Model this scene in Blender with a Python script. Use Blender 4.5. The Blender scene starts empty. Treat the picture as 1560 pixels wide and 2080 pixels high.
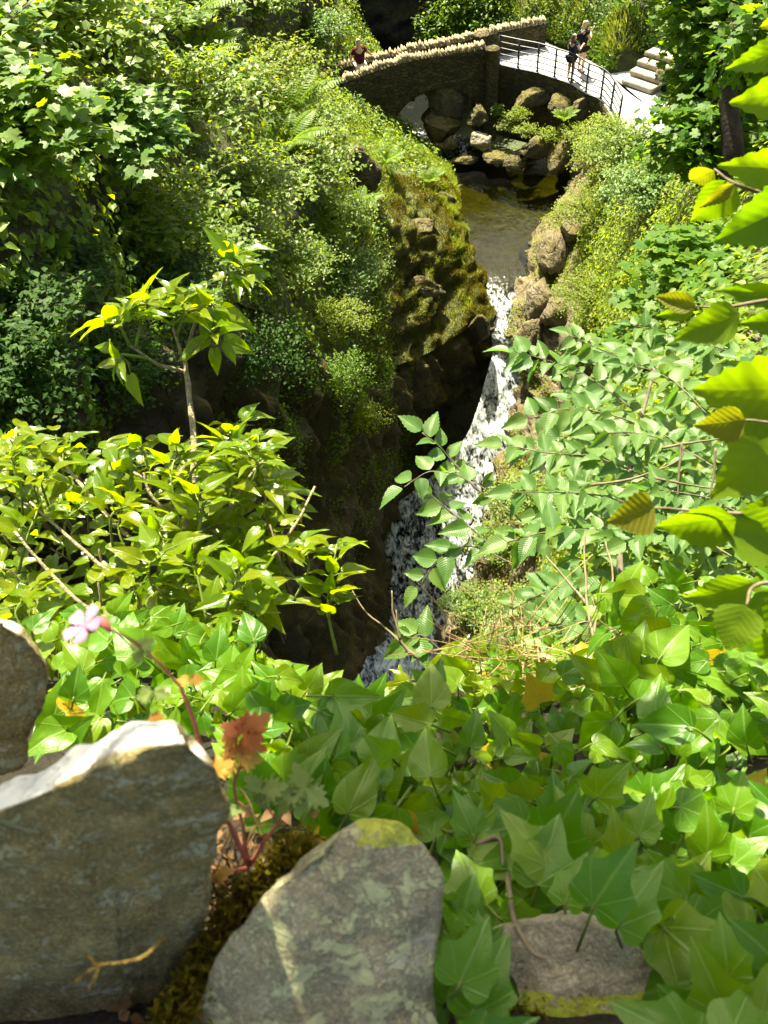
import bpy, bmesh, math, random
import numpy as np
from mathutils import Vector, Matrix

# ------------------------------------------------------------------ camera, sky, sun, exposure
sc = bpy.context.scene
COL = sc.collection
PITCH, ROLL, FOV = math.radians(52), math.radians(7), math.radians(66)
FP = 1040 / math.tan(FOV / 2)                      # focal length in pixels of the 1560x2080 photograph
CAM = np.array([0.0, 0.0, 12.9])
FW = np.array([0, math.cos(PITCH), -math.sin(PITCH)])
_r0 = np.array([1.0, 0, 0]); _u0 = np.cross(_r0, FW)
RT = _r0 * math.cos(ROLL) - _u0 * math.sin(ROLL)
UP = _u0 * math.cos(ROLL) + _r0 * math.sin(ROLL)
def ray(px, py): return FW + RT * (px - 780) / FP - UP * (py - 1040) / FP
def atd(px, py, d): return CAM + ray(px, py) * d           # point at axial distance d (metres)
def atz(px, py, z):
    r = ray(px, py); return CAM + r * ((z - CAM[2]) / r[2])
def proj(p):
    v = np.asarray(p, float) - CAM; z = v @ FW
    return 780 + FP * (v @ RT) / z, 1040 - FP * (v @ UP) / z, z

cd = bpy.data.cameras.new('camera'); cam = bpy.data.objects.new('camera', cd); COL.objects.link(cam)
m3 = Matrix((RT, UP, -FW)).transposed()
cam.matrix_world = Matrix.Translation(Vector(CAM)) @ m3.to_4x4()
cd.sensor_fit = 'VERTICAL'; cd.sensor_height = 24; cd.sensor_width = 18
cd.lens = 12 / math.tan(FOV / 2); cd.clip_start = 0.02; cd.clip_end = 2000
cd.dof.use_dof = True; cd.dof.focus_distance = 4.5; cd.dof.aperture_fstop = 8.5
sc.camera = cam

SUN_EL, SUN_AZ = math.radians(60), math.radians(-9)        # azimuth from +Y towards +X
SUNV = np.array([math.cos(SUN_EL) * math.sin(SUN_AZ), math.cos(SUN_EL) * math.cos(SUN_AZ), math.sin(SUN_EL)])
w = bpy.data.worlds.new('World'); sc.world = w; w.use_nodes = True
nt = w.node_tree; nt.nodes.clear()
sky = nt.nodes.new('ShaderNodeTexSky'); sky.sky_type = 'NISHITA'; sky.sun_disc = False
sky.sun_elevation = SUN_EL; sky.sun_rotation = SUN_AZ
sky.dust_density = 4.0; sky.ozone_density = 0.4
bg = nt.nodes.new('ShaderNodeBackground'); bg.inputs[1].default_value = 0.065
wo = nt.nodes.new('ShaderNodeOutputWorld')
nt.links.new(sky.outputs[0], bg.inputs[0]); nt.links.new(bg.outputs[0], wo.inputs[0])
sl = bpy.data.lights.new('sun', 'SUN'); sl.energy = 5.0; sl.angle = math.radians(0.5); sl.color = (1, 0.93, 0.78)
so = bpy.data.objects.new('sun', sl); COL.objects.link(so)
so.rotation_euler = Vector(SUNV).to_track_quat('Z', 'Y').to_euler()
so.location = (0, 10, 60)
sc.view_settings.view_transform = 'Standard'; sc.view_settings.look = 'None'
sc.view_settings.exposure = 2.4; sc.view_settings.gamma = 1.0; sc.view_settings.use_curve_mapping = False
sc.view_settings.use_white_balance = True; sc.view_settings.white_balance_temperature = 7100; sc.view_settings.white_balance_tint = 2
sc.render.engine = 'CYCLES'
sc.cycles.use_denoising = True
sc.cycles.max_bounces = 5; sc.cycles.transparent_max_bounces = 8
sc.cycles.use_adaptive_sampling = True; sc.cycles.adaptive_threshold = 0.03
sc.cycles.diffuse_bounces = 2; sc.cycles.glossy_bounces = 2; sc.cycles.transmission_bounces = 4
sc.cycles.sample_clamp_indirect = 6.0

RNG = np.random.default_rng(7)

# ------------------------------------------------------------------ numpy noise
def _h(ix, iy, iz):
    n = (ix.astype(np.uint32) * np.uint32(374761393) + iy.astype(np.uint32) * np.uint32(668265263) + iz.astype(np.uint32) * np.uint32(2147483647))
    n = (n ^ (n >> np.uint32(13))) * np.uint32(1274126177)
    n = n ^ (n >> np.uint32(16))
    return n.astype(np.float64) / 4294967295.0
def vnoise(p):
    p = np.asarray(p, float); i = np.floor(p).astype(np.int64); f = p - i; f = f * f * (3 - 2 * f)
    r = 0
    for a in (0, 1):
        for b in (0, 1):
            for c in (0, 1):
                wgt = (f[..., 0] if a else 1 - f[..., 0]) * (f[..., 1] if b else 1 - f[..., 1]) * (f[..., 2] if c else 1 - f[..., 2])
                r = r + wgt * _h(i[..., 0] + a, i[..., 1] + b, i[..., 2] + c)
    return r * 2 - 1
def fbm(p, o=4):
    p = np.asarray(p, float); s = 0; a = 0.5
    for k in range(o):
        s = s + a * vnoise(p * 2 ** k + 17.3 * k); a *= 0.5
    return s
def nrm(v):
    v = np.asarray(v, float); return v / (np.linalg.norm(v, axis=-1, keepdims=True) + 1e-9)

# ------------------------------------------------------------------ mesh and object helpers
def mk_mesh(name, V, F, uv=None, smooth=True, attr=None):
    V = np.asarray(V, np.float32); F = np.asarray(F, np.int32); k = F.shape[1]
    me = bpy.data.meshes.new(name)
    me.vertices.add(len(V)); me.vertices.foreach_set('co', V.ravel())
    me.loops.add(F.size); me.loops.foreach_set('vertex_index', F.ravel())
    me.polygons.add(len(F)); me.polygons.foreach_set('loop_start', np.arange(0, F.size, k, dtype=np.int32))
    me.update(calc_edges=True)
    if smooth: me.polygons.foreach_set('use_smooth', np.ones(len(F), bool))
    if uv is not None:
        l = me.uv_layers.new(name='UVMap'); l.data.foreach_set('uv', np.asarray(uv, np.float32)[F.ravel()].ravel())
    if attr is not None:
        for an, av in attr.items():
            a = me.attributes.new(an, 'FLOAT', 'POINT'); a.data.foreach_set('value', np.asarray(av, np.float32).ravel())
    return me
def obj(name, me, mat, parent=None, kind=None):
    o = bpy.data.objects.new(name, me); COL.objects.link(o)
    if mat is not None and not me.materials: me.materials.append(mat)
    if parent is not None: o.parent = parent
    if kind: o['kind'] = kind
    return o
def tag(o, label=None, cat=None, group=None, kind=None):
    if label: o['label'] = label
    if cat: o['category'] = cat
    if group: o['group'] = group
    if kind: o['kind'] = kind
    return o
def thing(name, label, cat, group=None, loc=(0, 0, 0)):
    o = bpy.data.objects.new(name, None); COL.objects.link(o); o.empty_display_size = 0.1
    o.location = Vector([float(c) for c in loc])
    return tag(o, label, cat, group)
def child(name, me, mat, root, kind=None):               # mesh in world coordinates, parented under an Empty at root.location
    o = obj(name, me, mat, root, kind)
    o.matrix_parent_inverse = Matrix.Translation(-root.location)
    return o
def grid_faces(nu, nv, closed=False):
    i = np.arange(nu if closed else nu - 1)[:, None]; j = np.arange(nv - 1)[None, :]
    a = i * nv + j; b = ((i + 1) % nu) * nv + j
    return np.stack([a, b, b + 1, a + 1], -1).reshape(-1, 4)
def catmull(P, n):
    P = np.asarray(P, float); N = len(P)
    if N == 2:
        t = np.linspace(0, 1, n)[:, None]; sh = (n,) + (1,) * (P.ndim - 1)
        t = t.reshape(sh); return P[0] * (1 - t) + P[1] * t
    t = np.linspace(0, N - 1 - 1e-9, n); i = t.astype(int); f = (t - i).reshape((n,) + (1,) * (P.ndim - 1))
    p1 = P[i]; p2 = P[i + 1]
    p0 = np.where((i > 0).reshape(f.shape), P[np.maximum(i - 1, 0)], 2 * p1 - p2)
    p3 = np.where((i < N - 2).reshape(f.shape), P[np.minimum(i + 2, N - 1)], 2 * p2 - p1)
    return 0.5 * ((2 * p1) + (-p0 + p2) * f + (2 * p0 - 5 * p1 + 4 * p2 - p3) * f ** 2 + (-p0 + 3 * p1 - 3 * p2 + p3) * f ** 3)
def loft(cols, nu, nv):                                   # cols: [n columns][n rows] of 3-D points -> (nu,nv,3)
    C = np.asarray(cols, float)
    A = catmull(C, nu)
    return np.swapaxes(catmull(np.swapaxes(A, 0, 1), nv), 0, 1)
def gnormals(G):
    du = np.gradient(G, axis=0); dv = np.gradient(G, axis=1); return nrm(np.cross(du, dv))
class Acc:                                                # joins triangles of many small pieces into one part
    def __init__(s): s.V = []; s.F = []; s.U = []; s.n = 0
    def add(s, V, F, U=None):
        s.V.append(np.asarray(V, float)); s.F.append(np.asarray(F, int) + s.n); s.n += len(V)
        if U is not None: s.U.append(U)
    def mesh(s, name, smooth=True):
        return mk_mesh(name, np.concatenate(s.V), np.concatenate(s.F), np.concatenate(s.U) if s.U else None, smooth)
def tube(P, r, k=5):                                      # tapered tube, triangles
    P = np.asarray(P, float); n = len(P); r = np.broadcast_to(np.asarray(r, float), (n,)) if np.ndim(r) else np.full(n, r)
    T = nrm(np.gradient(P, axis=0)); ref = np.array([0.13, 0.31, 0.94])
    if abs(T.mean(0) @ ref) > 0.9 * np.linalg.norm(T.mean(0)): ref = np.array([1.0, 0.1, 0])
    A = nrm(np.cross(T, ref)); B = np.cross(T, A)
    a = np.linspace(0, 2 * np.pi, k, endpoint=False)
    V = P[:, None] + r[:, None, None] * (A[:, None] * np.cos(a)[None, :, None] + B[:, None] * np.sin(a)[None, :, None])
    i = np.arange(n - 1)[:, None]; j = np.arange(k)[None]
    q = [i * k + j, i * k + (j + 1) % k, (i + 1) * k + (j + 1) % k, (i + 1) * k + j]
    q = [np.broadcast_to(x, (n - 1, k)).ravel() for x in q]
    F = np.concatenate([np.stack([q[0], q[1], q[2]], -1), np.stack([q[0], q[2], q[3]], -1)])
    V = V.reshape(-1, 3)
    V = np.concatenate([V, P[:1], P[-1:]]); c = n * k
    jj = np.arange(k)
    F = np.concatenate([F, np.stack([(jj + 1) % k, jj, np.full(k, c)], -1), np.stack([(n - 1) * k + jj, (n - 1) * k + (jj + 1) % k, np.full(k, c + 1)], -1)])
    return V, F
def tri(F): F = np.asarray(F); return np.concatenate([F[:, [0, 1, 2]], F[:, [0, 2, 3]]])

# ------------------------------------------------------------------ materials
def new_mat(name):
    m = bpy.data.materials.new(name); m.use_nodes = True; m.node_tree.nodes.clear(); return m
class NT:
    def __init__(s, m): s.t = m.node_tree
    def n(s, typ, **kw):
        x = s.t.nodes.new('ShaderNode' + typ)
        for k, v in kw.items(): setattr(x, k, v)
        return x
    def l(s, a, b): s.t.links.new(a, b)
    def val(s, sock, v):
        if hasattr(v, 'is_linked') or hasattr(v, 'links'): s.l(v, sock)
        else: sock.default_value = v
    def math(s, op, a, b=None, c=None, clamp=False):
        x = s.n('Math', operation=op, use_clamp=clamp); s.val(x.inputs[0], a)
        if b is not None: s.val(x.inputs[1], b)
        if c is not None: s.val(x.inputs[2], c)
        return x.outputs[0]
    def noise(s, vec, scale, detail=4, rough=0.55, dist=0.0):
        x = s.n('TexNoise'); x.inputs['Scale'].default_value = scale; x.inputs['Detail'].default_value = detail
        x.inputs['Roughness'].default_value = rough; x.inputs['Distortion'].default_value = dist
        if vec is not None: s.l(vec, x.inputs['Vector'])
        return x.outputs['Fac']
    def ramp(s, fac, stops, interp='LINEAR'):
        x = s.n('ValToRGB'); x.color_ramp.interpolation = interp; e = x.color_ramp.elements
        while len(e) < len(stops): e.new(0.5)
        for k, (p, c) in enumerate(stops):
            e[k].position = p; e[k].color = (c[0], c[1], c[2], 1) if not np.isscalar(c) else (c, c, c, 1)
        s.l(fac, x.inputs[0]); return x.outputs[0]
    def mix(s, fac, a, b):
        x = s.n('Mix', data_type='RGBA'); s.val(x.inputs[0], fac)
        for k, v in ((6, a), (7, b)):
            if hasattr(v, 'links'): s.l(v, x.inputs[k])
            else: x.inputs[k].default_value = (v[0], v[1], v[2], 1)
        return x.outputs[2]
    def bump(s, h, strength=0.5, dist=0.02):
        x = s.n('Bump'); x.inputs['Strength'].default_value = strength; x.inputs['Distance'].default_value = dist
        s.l(h, x.inputs['Height']); return x.outputs[0]
    def principled(s, col, rough=0.8, spec=0.3, normal=None):
        x = s.n('BsdfPrincipled')
        if hasattr(col, 'links'): s.l(col, x.inputs['Base Color'])
        else: x.inputs['Base Color'].default_value = (*col, 1)
        s.val(x.inputs['Roughness'], rough); x.inputs['Specular IOR Level'].default_value = spec
        if normal is not None: s.l(normal, x.inputs['Normal'])
        return x
    def out(s, sh):
        o = s.n('OutputMaterial'); s.l(sh, o.inputs[0])

def leaf_mat(name, cols, trans, tfac=0.46, rough=0.48, spec=0.22, veins=None, nveins=9, slant=0.9, vcol=None, vamt=0.35, bump=0.3, blotch=0.0):
    m = new_mat(name); t = NT(m)
    geo = t.n('NewGeometry'); oi = t.n('ObjectInfo')
    rnd = t.math('FRACT', t.math('ADD', geo.outputs['Random Per Island'], oi.outputs['Random']))
    k = len(cols); stops = [(i / max(1, k - 1), c) for i, c in enumerate(cols)]
    col = t.ramp(rnd, stops)
    tc = t.ramp(rnd, [(i / max(1, len(trans) - 1), c) for i, c in enumerate(trans)])
    nrmout = None
    if veins:
        uv = t.n('UVMap'); sp = t.n('SeparateXYZ'); t.l(uv.outputs[0], sp.inputs[0])
        u, v = sp.outputs[0], sp.outputs[1]
        au = t.math('ABSOLUTE', u)
        mid = t.math('SUBTRACT', 1.0, t.math('MULTIPLY', au, 28.0), clamp=True)
        if veins == 'pinnate':
            f = t.math('FRACT', t.math('SUBTRACT', t.math('MULTIPLY', v, nveins), t.math('MULTIPLY', au, nveins * slant)))
            d = t.math('ABSOLUTE', t.math('SUBTRACT', f, 0.5))
            line = t.math('SUBTRACT', 1.0, t.math('MULTIPLY', d, 7.0), clamp=True)
            hgt = t.math('MULTIPLY', d, 2.0)
        else:
            ang = t.math('ARCTAN2', u, t.math('ADD', v, 0.001))
            f = t.math('FRACT', t.math('ADD', t.math('MULTIPLY', ang, 1.45), 0.5))
            d = t.math('ABSOLUTE', t.math('SUBTRACT', f, 0.5))
            rad = t.math('SQRT', t.math('ADD', t.math('MULTIPLY', u, u), t.math('MULTIPLY', v, v)))
            line = t.math('SUBTRACT', 1.0, t.math('MULTIPLY', t.math('MULTIPLY', d, rad), 42.0), clamp=True)
            hgt = t.math('MULTIPLY', line, -0.6)
        vein = t.math('MAXIMUM', mid, line)
        amt = t.math('MULTIPLY', vein, vamt)
        col = t.mix(amt, col, vcol or (0.25, 0.36, 0.10))
        tc = t.mix(t.math('MULTIPLY', vein, vamt * (0.6 if veins == 'pinnate' else 0.3)), tc, (0.16, 0.22, 0.02) if veins == 'pinnate' else (0.4, 0.5, 0.08))
        h = t.math('ADD', hgt, t.math('MULTIPLY', mid, -0.8))
        tcn = t.n('TexCoord'); h = t.math('ADD', h, t.math('MULTIPLY', t.noise(uv.outputs[0], 22, 3), 0.35))
        nrmout = t.bump(h, bump, 0.004)
    if blotch > 0:
        tco = t.n('TexCoord'); nz = t.noise(t.n('NewGeometry').outputs['Position'], 55.0, 4, 0.65)
        bl = t.math('MULTIPLY', t.math('MULTIPLY', t.math('SUBTRACT', nz, 0.55), 5.0, clamp=True), blotch)
        col = t.mix(bl, col, (0.14, 0.09, 0.02))
    p = t.principled(col, rough, spec, nrmout)
    tr = t.n('BsdfTranslucent'); t.l(tc, tr.inputs[0])
    if nrmout is not None: t.l(nrmout, tr.inputs['Normal'])
    mx = t.n('MixShader'); mx.inputs[0].default_value = tfac
    t.l(p.outputs[0], mx.inputs[1]); t.l(tr.outputs[0], mx.inputs[2]); t.out(mx.outputs[0])
    return m

M = {}
# broad foliage kinds: reflected colours / transmitted colours
M['hedge'] = leaf_mat('bright_shrub_leaf', [(0.06, 0.12, 0.010), (0.09, 0.15, 0.012), (0.125, 0.17, 0.012)], [(0.25, 0.42, 0.008), (0.36, 0.48, 0.008), (0.44, 0.48, 0.008)], 0.46, 0.45, 0.28)
M['mid'] = leaf_mat('mid_green_leaf', [(0.045, 0.105, 0.010), (0.065, 0.125, 0.010), (0.095, 0.145, 0.010)], [(0.18, 0.36, 0.008), (0.26, 0.42, 0.008), (0.34, 0.44, 0.008)], 0.46, 0.45, 0.28)
M['cool'] = leaf_mat('cool_green_leaf', [(0.06, 0.125, 0.022), (0.08, 0.145, 0.026), (0.10, 0.155, 0.02)], [(0.13, 0.32, 0.018), (0.18, 0.36, 0.018), (0.24, 0.38, 0.015)], 0.42, 0.45, 0.25)
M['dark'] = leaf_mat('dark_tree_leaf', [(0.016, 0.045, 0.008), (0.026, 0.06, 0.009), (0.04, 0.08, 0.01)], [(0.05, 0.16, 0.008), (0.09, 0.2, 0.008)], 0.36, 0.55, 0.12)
M['lime'] = leaf_mat('lime_ground_leaf', [(0.08, 0.14, 0.010), (0.12, 0.165, 0.010), (0.15, 0.165, 0.010)], [(0.28, 0.44, 0.008), (0.38, 0.47, 0.008), (0.44, 0.46, 0.008)])
M['grass'] = leaf_mat('grass_blade', [(0.08, 0.14, 0.02), (0.12, 0.16, 0.02), (0.15, 0.15, 0.03)], [(0.25, 0.40, 0.03), (0.35, 0.42, 0.03), (0.40, 0.36, 0.05)], 0.4)
M['moss'] = leaf_mat('moss_tuft', [(0.05, 0.045, 0.006), (0.11, 0.085, 0.007), (0.15, 0.105, 0.008), (0.09, 0.055, 0.007), (0.12, 0.12, 0.008)], [(0.16, 0.17, 0.01), (0.22, 0.20, 0.01), (0.24, 0.17, 0.01)], 0.25, 0.9, 0.05)
M['fern'] = leaf_mat('fern_pinna', [(0.08, 0.15, 0.010), (0.11, 0.17, 0.010)], [(0.30, 0.46, 0.008), (0.38, 0.48, 0.008)])
M['syc'] = leaf_mat('sycamore_leaf', [(0.04, 0.10, 0.012), (0.06, 0.125, 0.012), (0.085, 0.14, 0.01)], [(0.16, 0.36, 0.01), (0.26, 0.44, 0.01), (0.34, 0.46, 0.01)], 0.48, 0.5, 0.18)
M['elm'] = leaf_mat('elm_leaf', [(0.05, 0.11, 0.024), (0.068, 0.13, 0.028), (0.085, 0.14, 0.03)], [(0.15, 0.36, 0.018), (0.22, 0.40, 0.018)], 0.38, 0.40, 0.34, 'pinnate', 13, 0.75, (0.12, 0.19, 0.06), 0.25, 0.28)
M['hazel'] = leaf_mat('hazel_leaf', [(0.08, 0.14, 0.006), (0.10, 0.155, 0.006)], [(0.20, 0.37, 0.006), (0.27, 0.41, 0.006)], 0.52, 0.55, 0.2, 'pinnate', 8, 0.8, (0.10, 0.13, 0.01), 0.15, 0.09)
M['hazel_young'] = leaf_mat('young_hazel_leaf', [(0.11, 0.12, 0.008), (0.12, 0.115, 0.008)], [(0.24, 0.27, 0.006), (0.26, 0.25, 0.006)], 0.55, 0.6, 0.2, 'pinnate', 8, 0.8, (0.14, 0.08, 0.01), 0.2, 0.18)
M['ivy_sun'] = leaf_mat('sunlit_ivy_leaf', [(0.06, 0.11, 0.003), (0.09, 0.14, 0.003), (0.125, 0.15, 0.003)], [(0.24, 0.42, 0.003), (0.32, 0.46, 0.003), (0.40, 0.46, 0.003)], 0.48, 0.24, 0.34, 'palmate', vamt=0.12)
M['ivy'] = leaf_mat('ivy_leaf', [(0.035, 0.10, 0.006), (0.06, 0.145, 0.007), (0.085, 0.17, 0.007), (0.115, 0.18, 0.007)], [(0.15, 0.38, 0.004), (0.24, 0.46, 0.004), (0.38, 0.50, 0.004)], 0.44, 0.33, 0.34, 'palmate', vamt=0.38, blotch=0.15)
M['ivy_old'] = leaf_mat('yellowed_ivy_leaf', [(0.30, 0.20, 0.01), (0.34, 0.26, 0.02)], [(0.45, 0.32, 0.01), (0.5, 0.4, 0.02)], 0.35, 0.4, 0.4, 'palmate', vamt=0.4, blotch=0.5)
M['herb'] = leaf_mat('herb_leaf', [(0.14, 0.20, 0.06), (0.16, 0.20, 0.05)], [(0.30, 0.40, 0.06), (0.32, 0.40, 0.06)], 0.35, 0.6, 0.2)
M['herb_red'] = leaf_mat('reddened_herb_leaf', [(0.36, 0.10, 0.04), (0.34, 0.15, 0.03), (0.25, 0.20, 0.03)], [(0.5, 0.14, 0.04), (0.5, 0.2, 0.03), (0.4, 0.28, 0.03)], 0.35, 0.6, 0.2)
M['petal'] = leaf_mat('pink_petal', [(0.42, 0.21, 0.40), (0.46, 0.25, 0.43)], [(0.42, 0.2, 0.38), (0.45, 0.24, 0.42)], 0.4, 0.6, 0.2)
M['deadleaf'] = leaf_mat('dead_leaf', [(0.10, 0.055, 0.025), (0.15, 0.09, 0.04), (0.07, 0.045, 0.022)], [(0.2, 0.1, 0.03), (0.25, 0.14, 0.04)], 0.2, 0.8, 0.1)

def simple(name, col, rough=0.7, spec=0.3, nscale=None, namt=0.35, bump=0.0, bscale=60):
    m = new_mat(name); t = NT(m); c = col; nm = None
    tc = t.n('TexCoord')
    if nscale:
        f = t.noise(tc.outputs['Object'], nscale, 5, 0.6)
        c = t.ramp(f, [(0.3, tuple(x * (1 - namt) for x in col)), (0.7, tuple(min(1, x * (1 + namt)) for x in col))])
    if bump > 0: nm = t.bump(t.noise(tc.outputs['Object'], bscale, 4), bump, 0.02)
    t.out(t.principled(c, rough, spec, nm).outputs[0]); return m
M['bark'] = simple('grey_bark', (0.09, 0.075, 0.05), 0.85, 0.2, 14, 0.5, 0.6, 40)
M['bark_pale'] = simple('pale_ivy_bark', (0.24, 0.20, 0.12), 0.8, 0.2, 60, 0.45, 0.7, 160)
M['bark_dark'] = simple('dark_bark', (0.035, 0.026, 0.018), 0.9, 0.2, 8, 0.5, 0.8, 25)
M['twig'] = simple('twig_wood', (0.12, 0.095, 0.055), 0.8, 0.2, 40, 0.4)
M['green_stem'] = simple('green_stem', (0.10, 0.135, 0.02), 0.6, 0.3)
M['red_stem'] = simple('red_stem', (0.30, 0.08, 0.06), 0.6, 0.3, 80, 0.3)
M['dry'] = simple('dry_stalk', (0.30, 0.20, 0.10), 0.9, 0.1, 40, 0.3)
M['iron'] = simple('black_iron', (0.012, 0.012, 0.014), 0.45, 0.5)
M['concrete'] = simple('pale_concrete', (0.32, 0.32, 0.31), 0.9, 0.15, 3, 0.12, 0.25, 50)
M['stepstone'] = simple('step_stone', (0.27, 0.24, 0.18), 0.9, 0.2, 5, 0.25, 0.4, 30)

def rock_mat(name, base, dark, moss=(0.10, 0.10, 0.015), moss_lo=0.35, moss_hi=0.75, scale=1.6, strata=0.0, wet=0.0, mossn=2.0):
    m = new_mat(name); t = NT(m); tc = t.n('TexCoord'); geo = t.n('NewGeometry')
    P = geo.outputs['Position']
    vec = P
    if strata > 0:
        mp = t.n('Mapping'); mp.inputs['Scale'].default_value = (1.0, 0.35, 1.0 + 0); mp.inputs['Rotation'].default_value = (0.5, 0.5, 0.3)
        t.l(P, mp.inputs[0]); vec = mp.outputs[0]
    f1 = t.noise(vec, scale * 1.5, 8, 0.65, 0.6); f2 = t.noise(vec, scale * 6, 6, 0.6)
    c = t.ramp(f1, [(0.30, dark), (0.5, tuple(0.6 * b + 0.4 * d for b, d in zip(base, dark))), (0.68, base)])
    c = t.mix(t.math('MULTIPLY', f2, 0.5), c, tuple(0.55 * b for b in dark))
    crack = t.n('TexVoronoi', feature='DISTANCE_TO_EDGE'); crack.inputs['Scale'].default_value = scale * 1.7
    wv = t.n('VectorMath', operation='ADD'); nn = t.n('TexNoise'); nn.inputs['Scale'].default_value = 2.0; t.l(vec, nn.inputs['Vector'])
    t.l(vec, wv.inputs[0]); t.l(nn.outputs['Color'], wv.inputs[1]); t.l(wv.outputs[0], crack.inputs['Vector'])
    ck = t.math('MULTIPLY', crack.outputs['Distance'], 14.0, clamp=True)
    sp = t.n('SeparateXYZ'); t.l(geo.outputs['Normal'], sp.inputs[0])
    mz = t.math('ADD', sp.outputs[2], t.math('MULTIPLY', t.math('SUBTRACT', t.noise(P, mossn, 6, 0.65), 0.5), 2.2))
    mm = t.n('MapRange'); mm.inputs[1].default_value = moss_lo; mm.inputs[2].default_value = moss_hi; t.l(mz, mm.inputs[0])
    mc = t.ramp(t.noise(P, 5, 5), [(0.35, tuple(x * 0.5 for x in moss)), (0.65, moss)])
    c = t.mix(mm.outputs[0], c, mc)
    h = t.math('ADD', t.math('MULTIPLY', f1, 1.0), t.math('MULTIPLY', f2, 0.5))
    h = t.math('ADD', h, t.math('MULTIPLY', ck, 0.25 if scale < 2 else 0.0)); h = t.math('ADD', h, t.math('MULTIPLY', t.noise(P, 30, 4), 0.12))
    t.out(t.principled(c, 0.75 - 0.3 * wet, 0.3 + 0.2 * wet, t.bump(h, 0.9, 0.12)).outputs[0]); return m
M['rock'] = rock_mat('mossy_river_rock', (0.15, 0.125, 0.075), (0.035, 0.028, 0.016), (0.10, 0.085, 0.012), 0.25, 0.8)
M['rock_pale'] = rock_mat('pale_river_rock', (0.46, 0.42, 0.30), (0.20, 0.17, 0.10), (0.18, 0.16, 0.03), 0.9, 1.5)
M['rock_slab'] = rock_mat('striated_slab_rock', (0.22, 0.18, 0.115), (0.05, 0.038, 0.02), (0.10, 0.075, 0.012), 0.45, 1.1, 1.6, 1.0, 0.2)
M['cliff'] = rock_mat('mossy_cliff_rock', (0.055, 0.046, 0.027), (0.013, 0.011, 0.007), (0.075, 0.06, 0.009), 0.0, 0.8, 1.0, 0.0, 0.2, 1.6)
M['bank'] = rock_mat('leafy_bank_soil', (0.09, 0.075, 0.04), (0.03, 0.024, 0.014), (0.07, 0.085, 0.015), -0.1, 0.6, 2.5, 0, 0, 1.2)
M['soil'] = rock_mat('dark_leaf_soil', (0.06, 0.045, 0.028), (0.02, 0.015, 0.01), (0.06, 0.07, 0.01), 0.75, 1.4, 12, 0, 0, 10)
M['bed'] = rock_mat('amber_river_bed', (0.20, 0.165, 0.05), (0.05, 0.04, 0.014), (0.12, 0.11, 0.02), 1.2, 1.9, 2.2)
M['ground'] = rock_mat('woodland_ground', (0.07, 0.06, 0.03), (0.03, 0.025, 0.015), (0.05, 0.07, 0.015), 0.1, 0.8, 0.6)

def masonry(name, base, dark):
    m = new_mat(name); t = NT(m); geo = t.n('NewGeometry'); P = geo.outputs['Position']
    mp = t.n('Mapping'); mp.inputs['Scale'].default_value = (4.5, 4.5, 11); t.l(P, mp.inputs[0])
    nn = t.n('TexNoise'); nn.inputs['Scale'].default_value = 3.0; t.l(P, nn.inputs['Vector'])
    ad = t.n('VectorMath', operation='ADD'); t.l(mp.outputs[0], ad.inputs[0]); t.l(nn.outputs['Color'], ad.inputs[1])
    v = t.n('TexVoronoi', feature='DISTANCE_TO_EDGE'); v.inputs['Scale'].default_value = 1.0; t.l(ad.outputs[0], v.inputs['Vector'])
    vc = t.n('TexVoronoi'); vc.inputs['Scale'].default_value = 1.0; t.l(ad.outputs[0], vc.inputs['Vector'])
    j = t.math('MULTIPLY', v.outputs['Distance'], 9.0, clamp=True)
    sepc = t.n('SeparateColor'); t.l(vc.outputs['Color'], sepc.inputs[0])
    c = t.ramp(sepc.outputs[0], [(0.0, dark), (0.6, tuple(0.5 * (a + b) for a, b in zip(base, dark))), (1.0, base)])
    c = t.mix(t.math('MULTIPLY', t.noise(P, 1.3, 5), 0.6), c, (0.09, 0.08, 0.02))
    c = t.mix(j, (0.035, 0.03, 0.02), c)
    h = t.math('ADD', j, t.math('MULTIPLY', t.noise(P, 25, 4), 0.4))
    t.out(t.principled(c, 0.9, 0.2, t.bump(h, 0.9, 0.05)).outputs[0]); return m
M['masonry'] = masonry('rubble_masonry', (0.10, 0.078, 0.04), (0.04, 0.03, 0.016))
M['coping'] = simple('coping_stone_grey', (0.25, 0.205, 0.125), 0.9, 0.2, 6, 0.35, 0.5, 30)

# ------------------------------------------------------------------ the setting: ground, banks, river bed, water
AXIS = np.array([(-3, -30), (-2.5, 0), (-2, 8), (0, 13), (2.2, 16), (4.2, 18.6), (5, 23), (4, 28), (2.6, 33), (2.0, 45), (-2, 90)], float)
def axis_dist(X, Y):
    best = np.full(X.shape, 1e9)
    for a, b in zip(AXIS[:-1], AXIS[1:]):
        ab = b - a; t = np.clip(((X - a[0]) * ab[0] + (Y - a[1]) * ab[1]) / (ab @ ab), 0, 1)
        best = np.minimum(best, np.hypot(X - a[0] - t * ab[0], Y - a[1] - t * ab[1]))
    return best
def ground_h(X, Y):
    d = axis_dist(X, Y)
    bed = np.interp(Y, [0, 13, 16, 18.5, 19.5, 28, 45, 90], [-17, -16, -13, -8, -4.5, -3.4, -2.0, 2])
    far = np.interp(Y, [20, 36, 60, 200], [11, 8, 14, 30])
    h = bed + np.clip((d - 6.5) / 13, 0, 1) ** 1.2 * (far - bed)
    return h
gx = np.concatenate([-np.geomspace(400, 22, 24), np.linspace(-20, 26, 93), np.geomspace(28, 400, 24)])
gy = np.concatenate([-np.geomspace(300, 12, 18), np.linspace(-10, 62, 120), np.geomspace(64, 500, 24)])
GX, GY = np.meshgrid(gx, gy, indexing='ij')
GZ = ground_h(GX, GY) + 0.5 * fbm(np.stack([GX, GY, 0 * GX], -1) * 0.35, 3)
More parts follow.
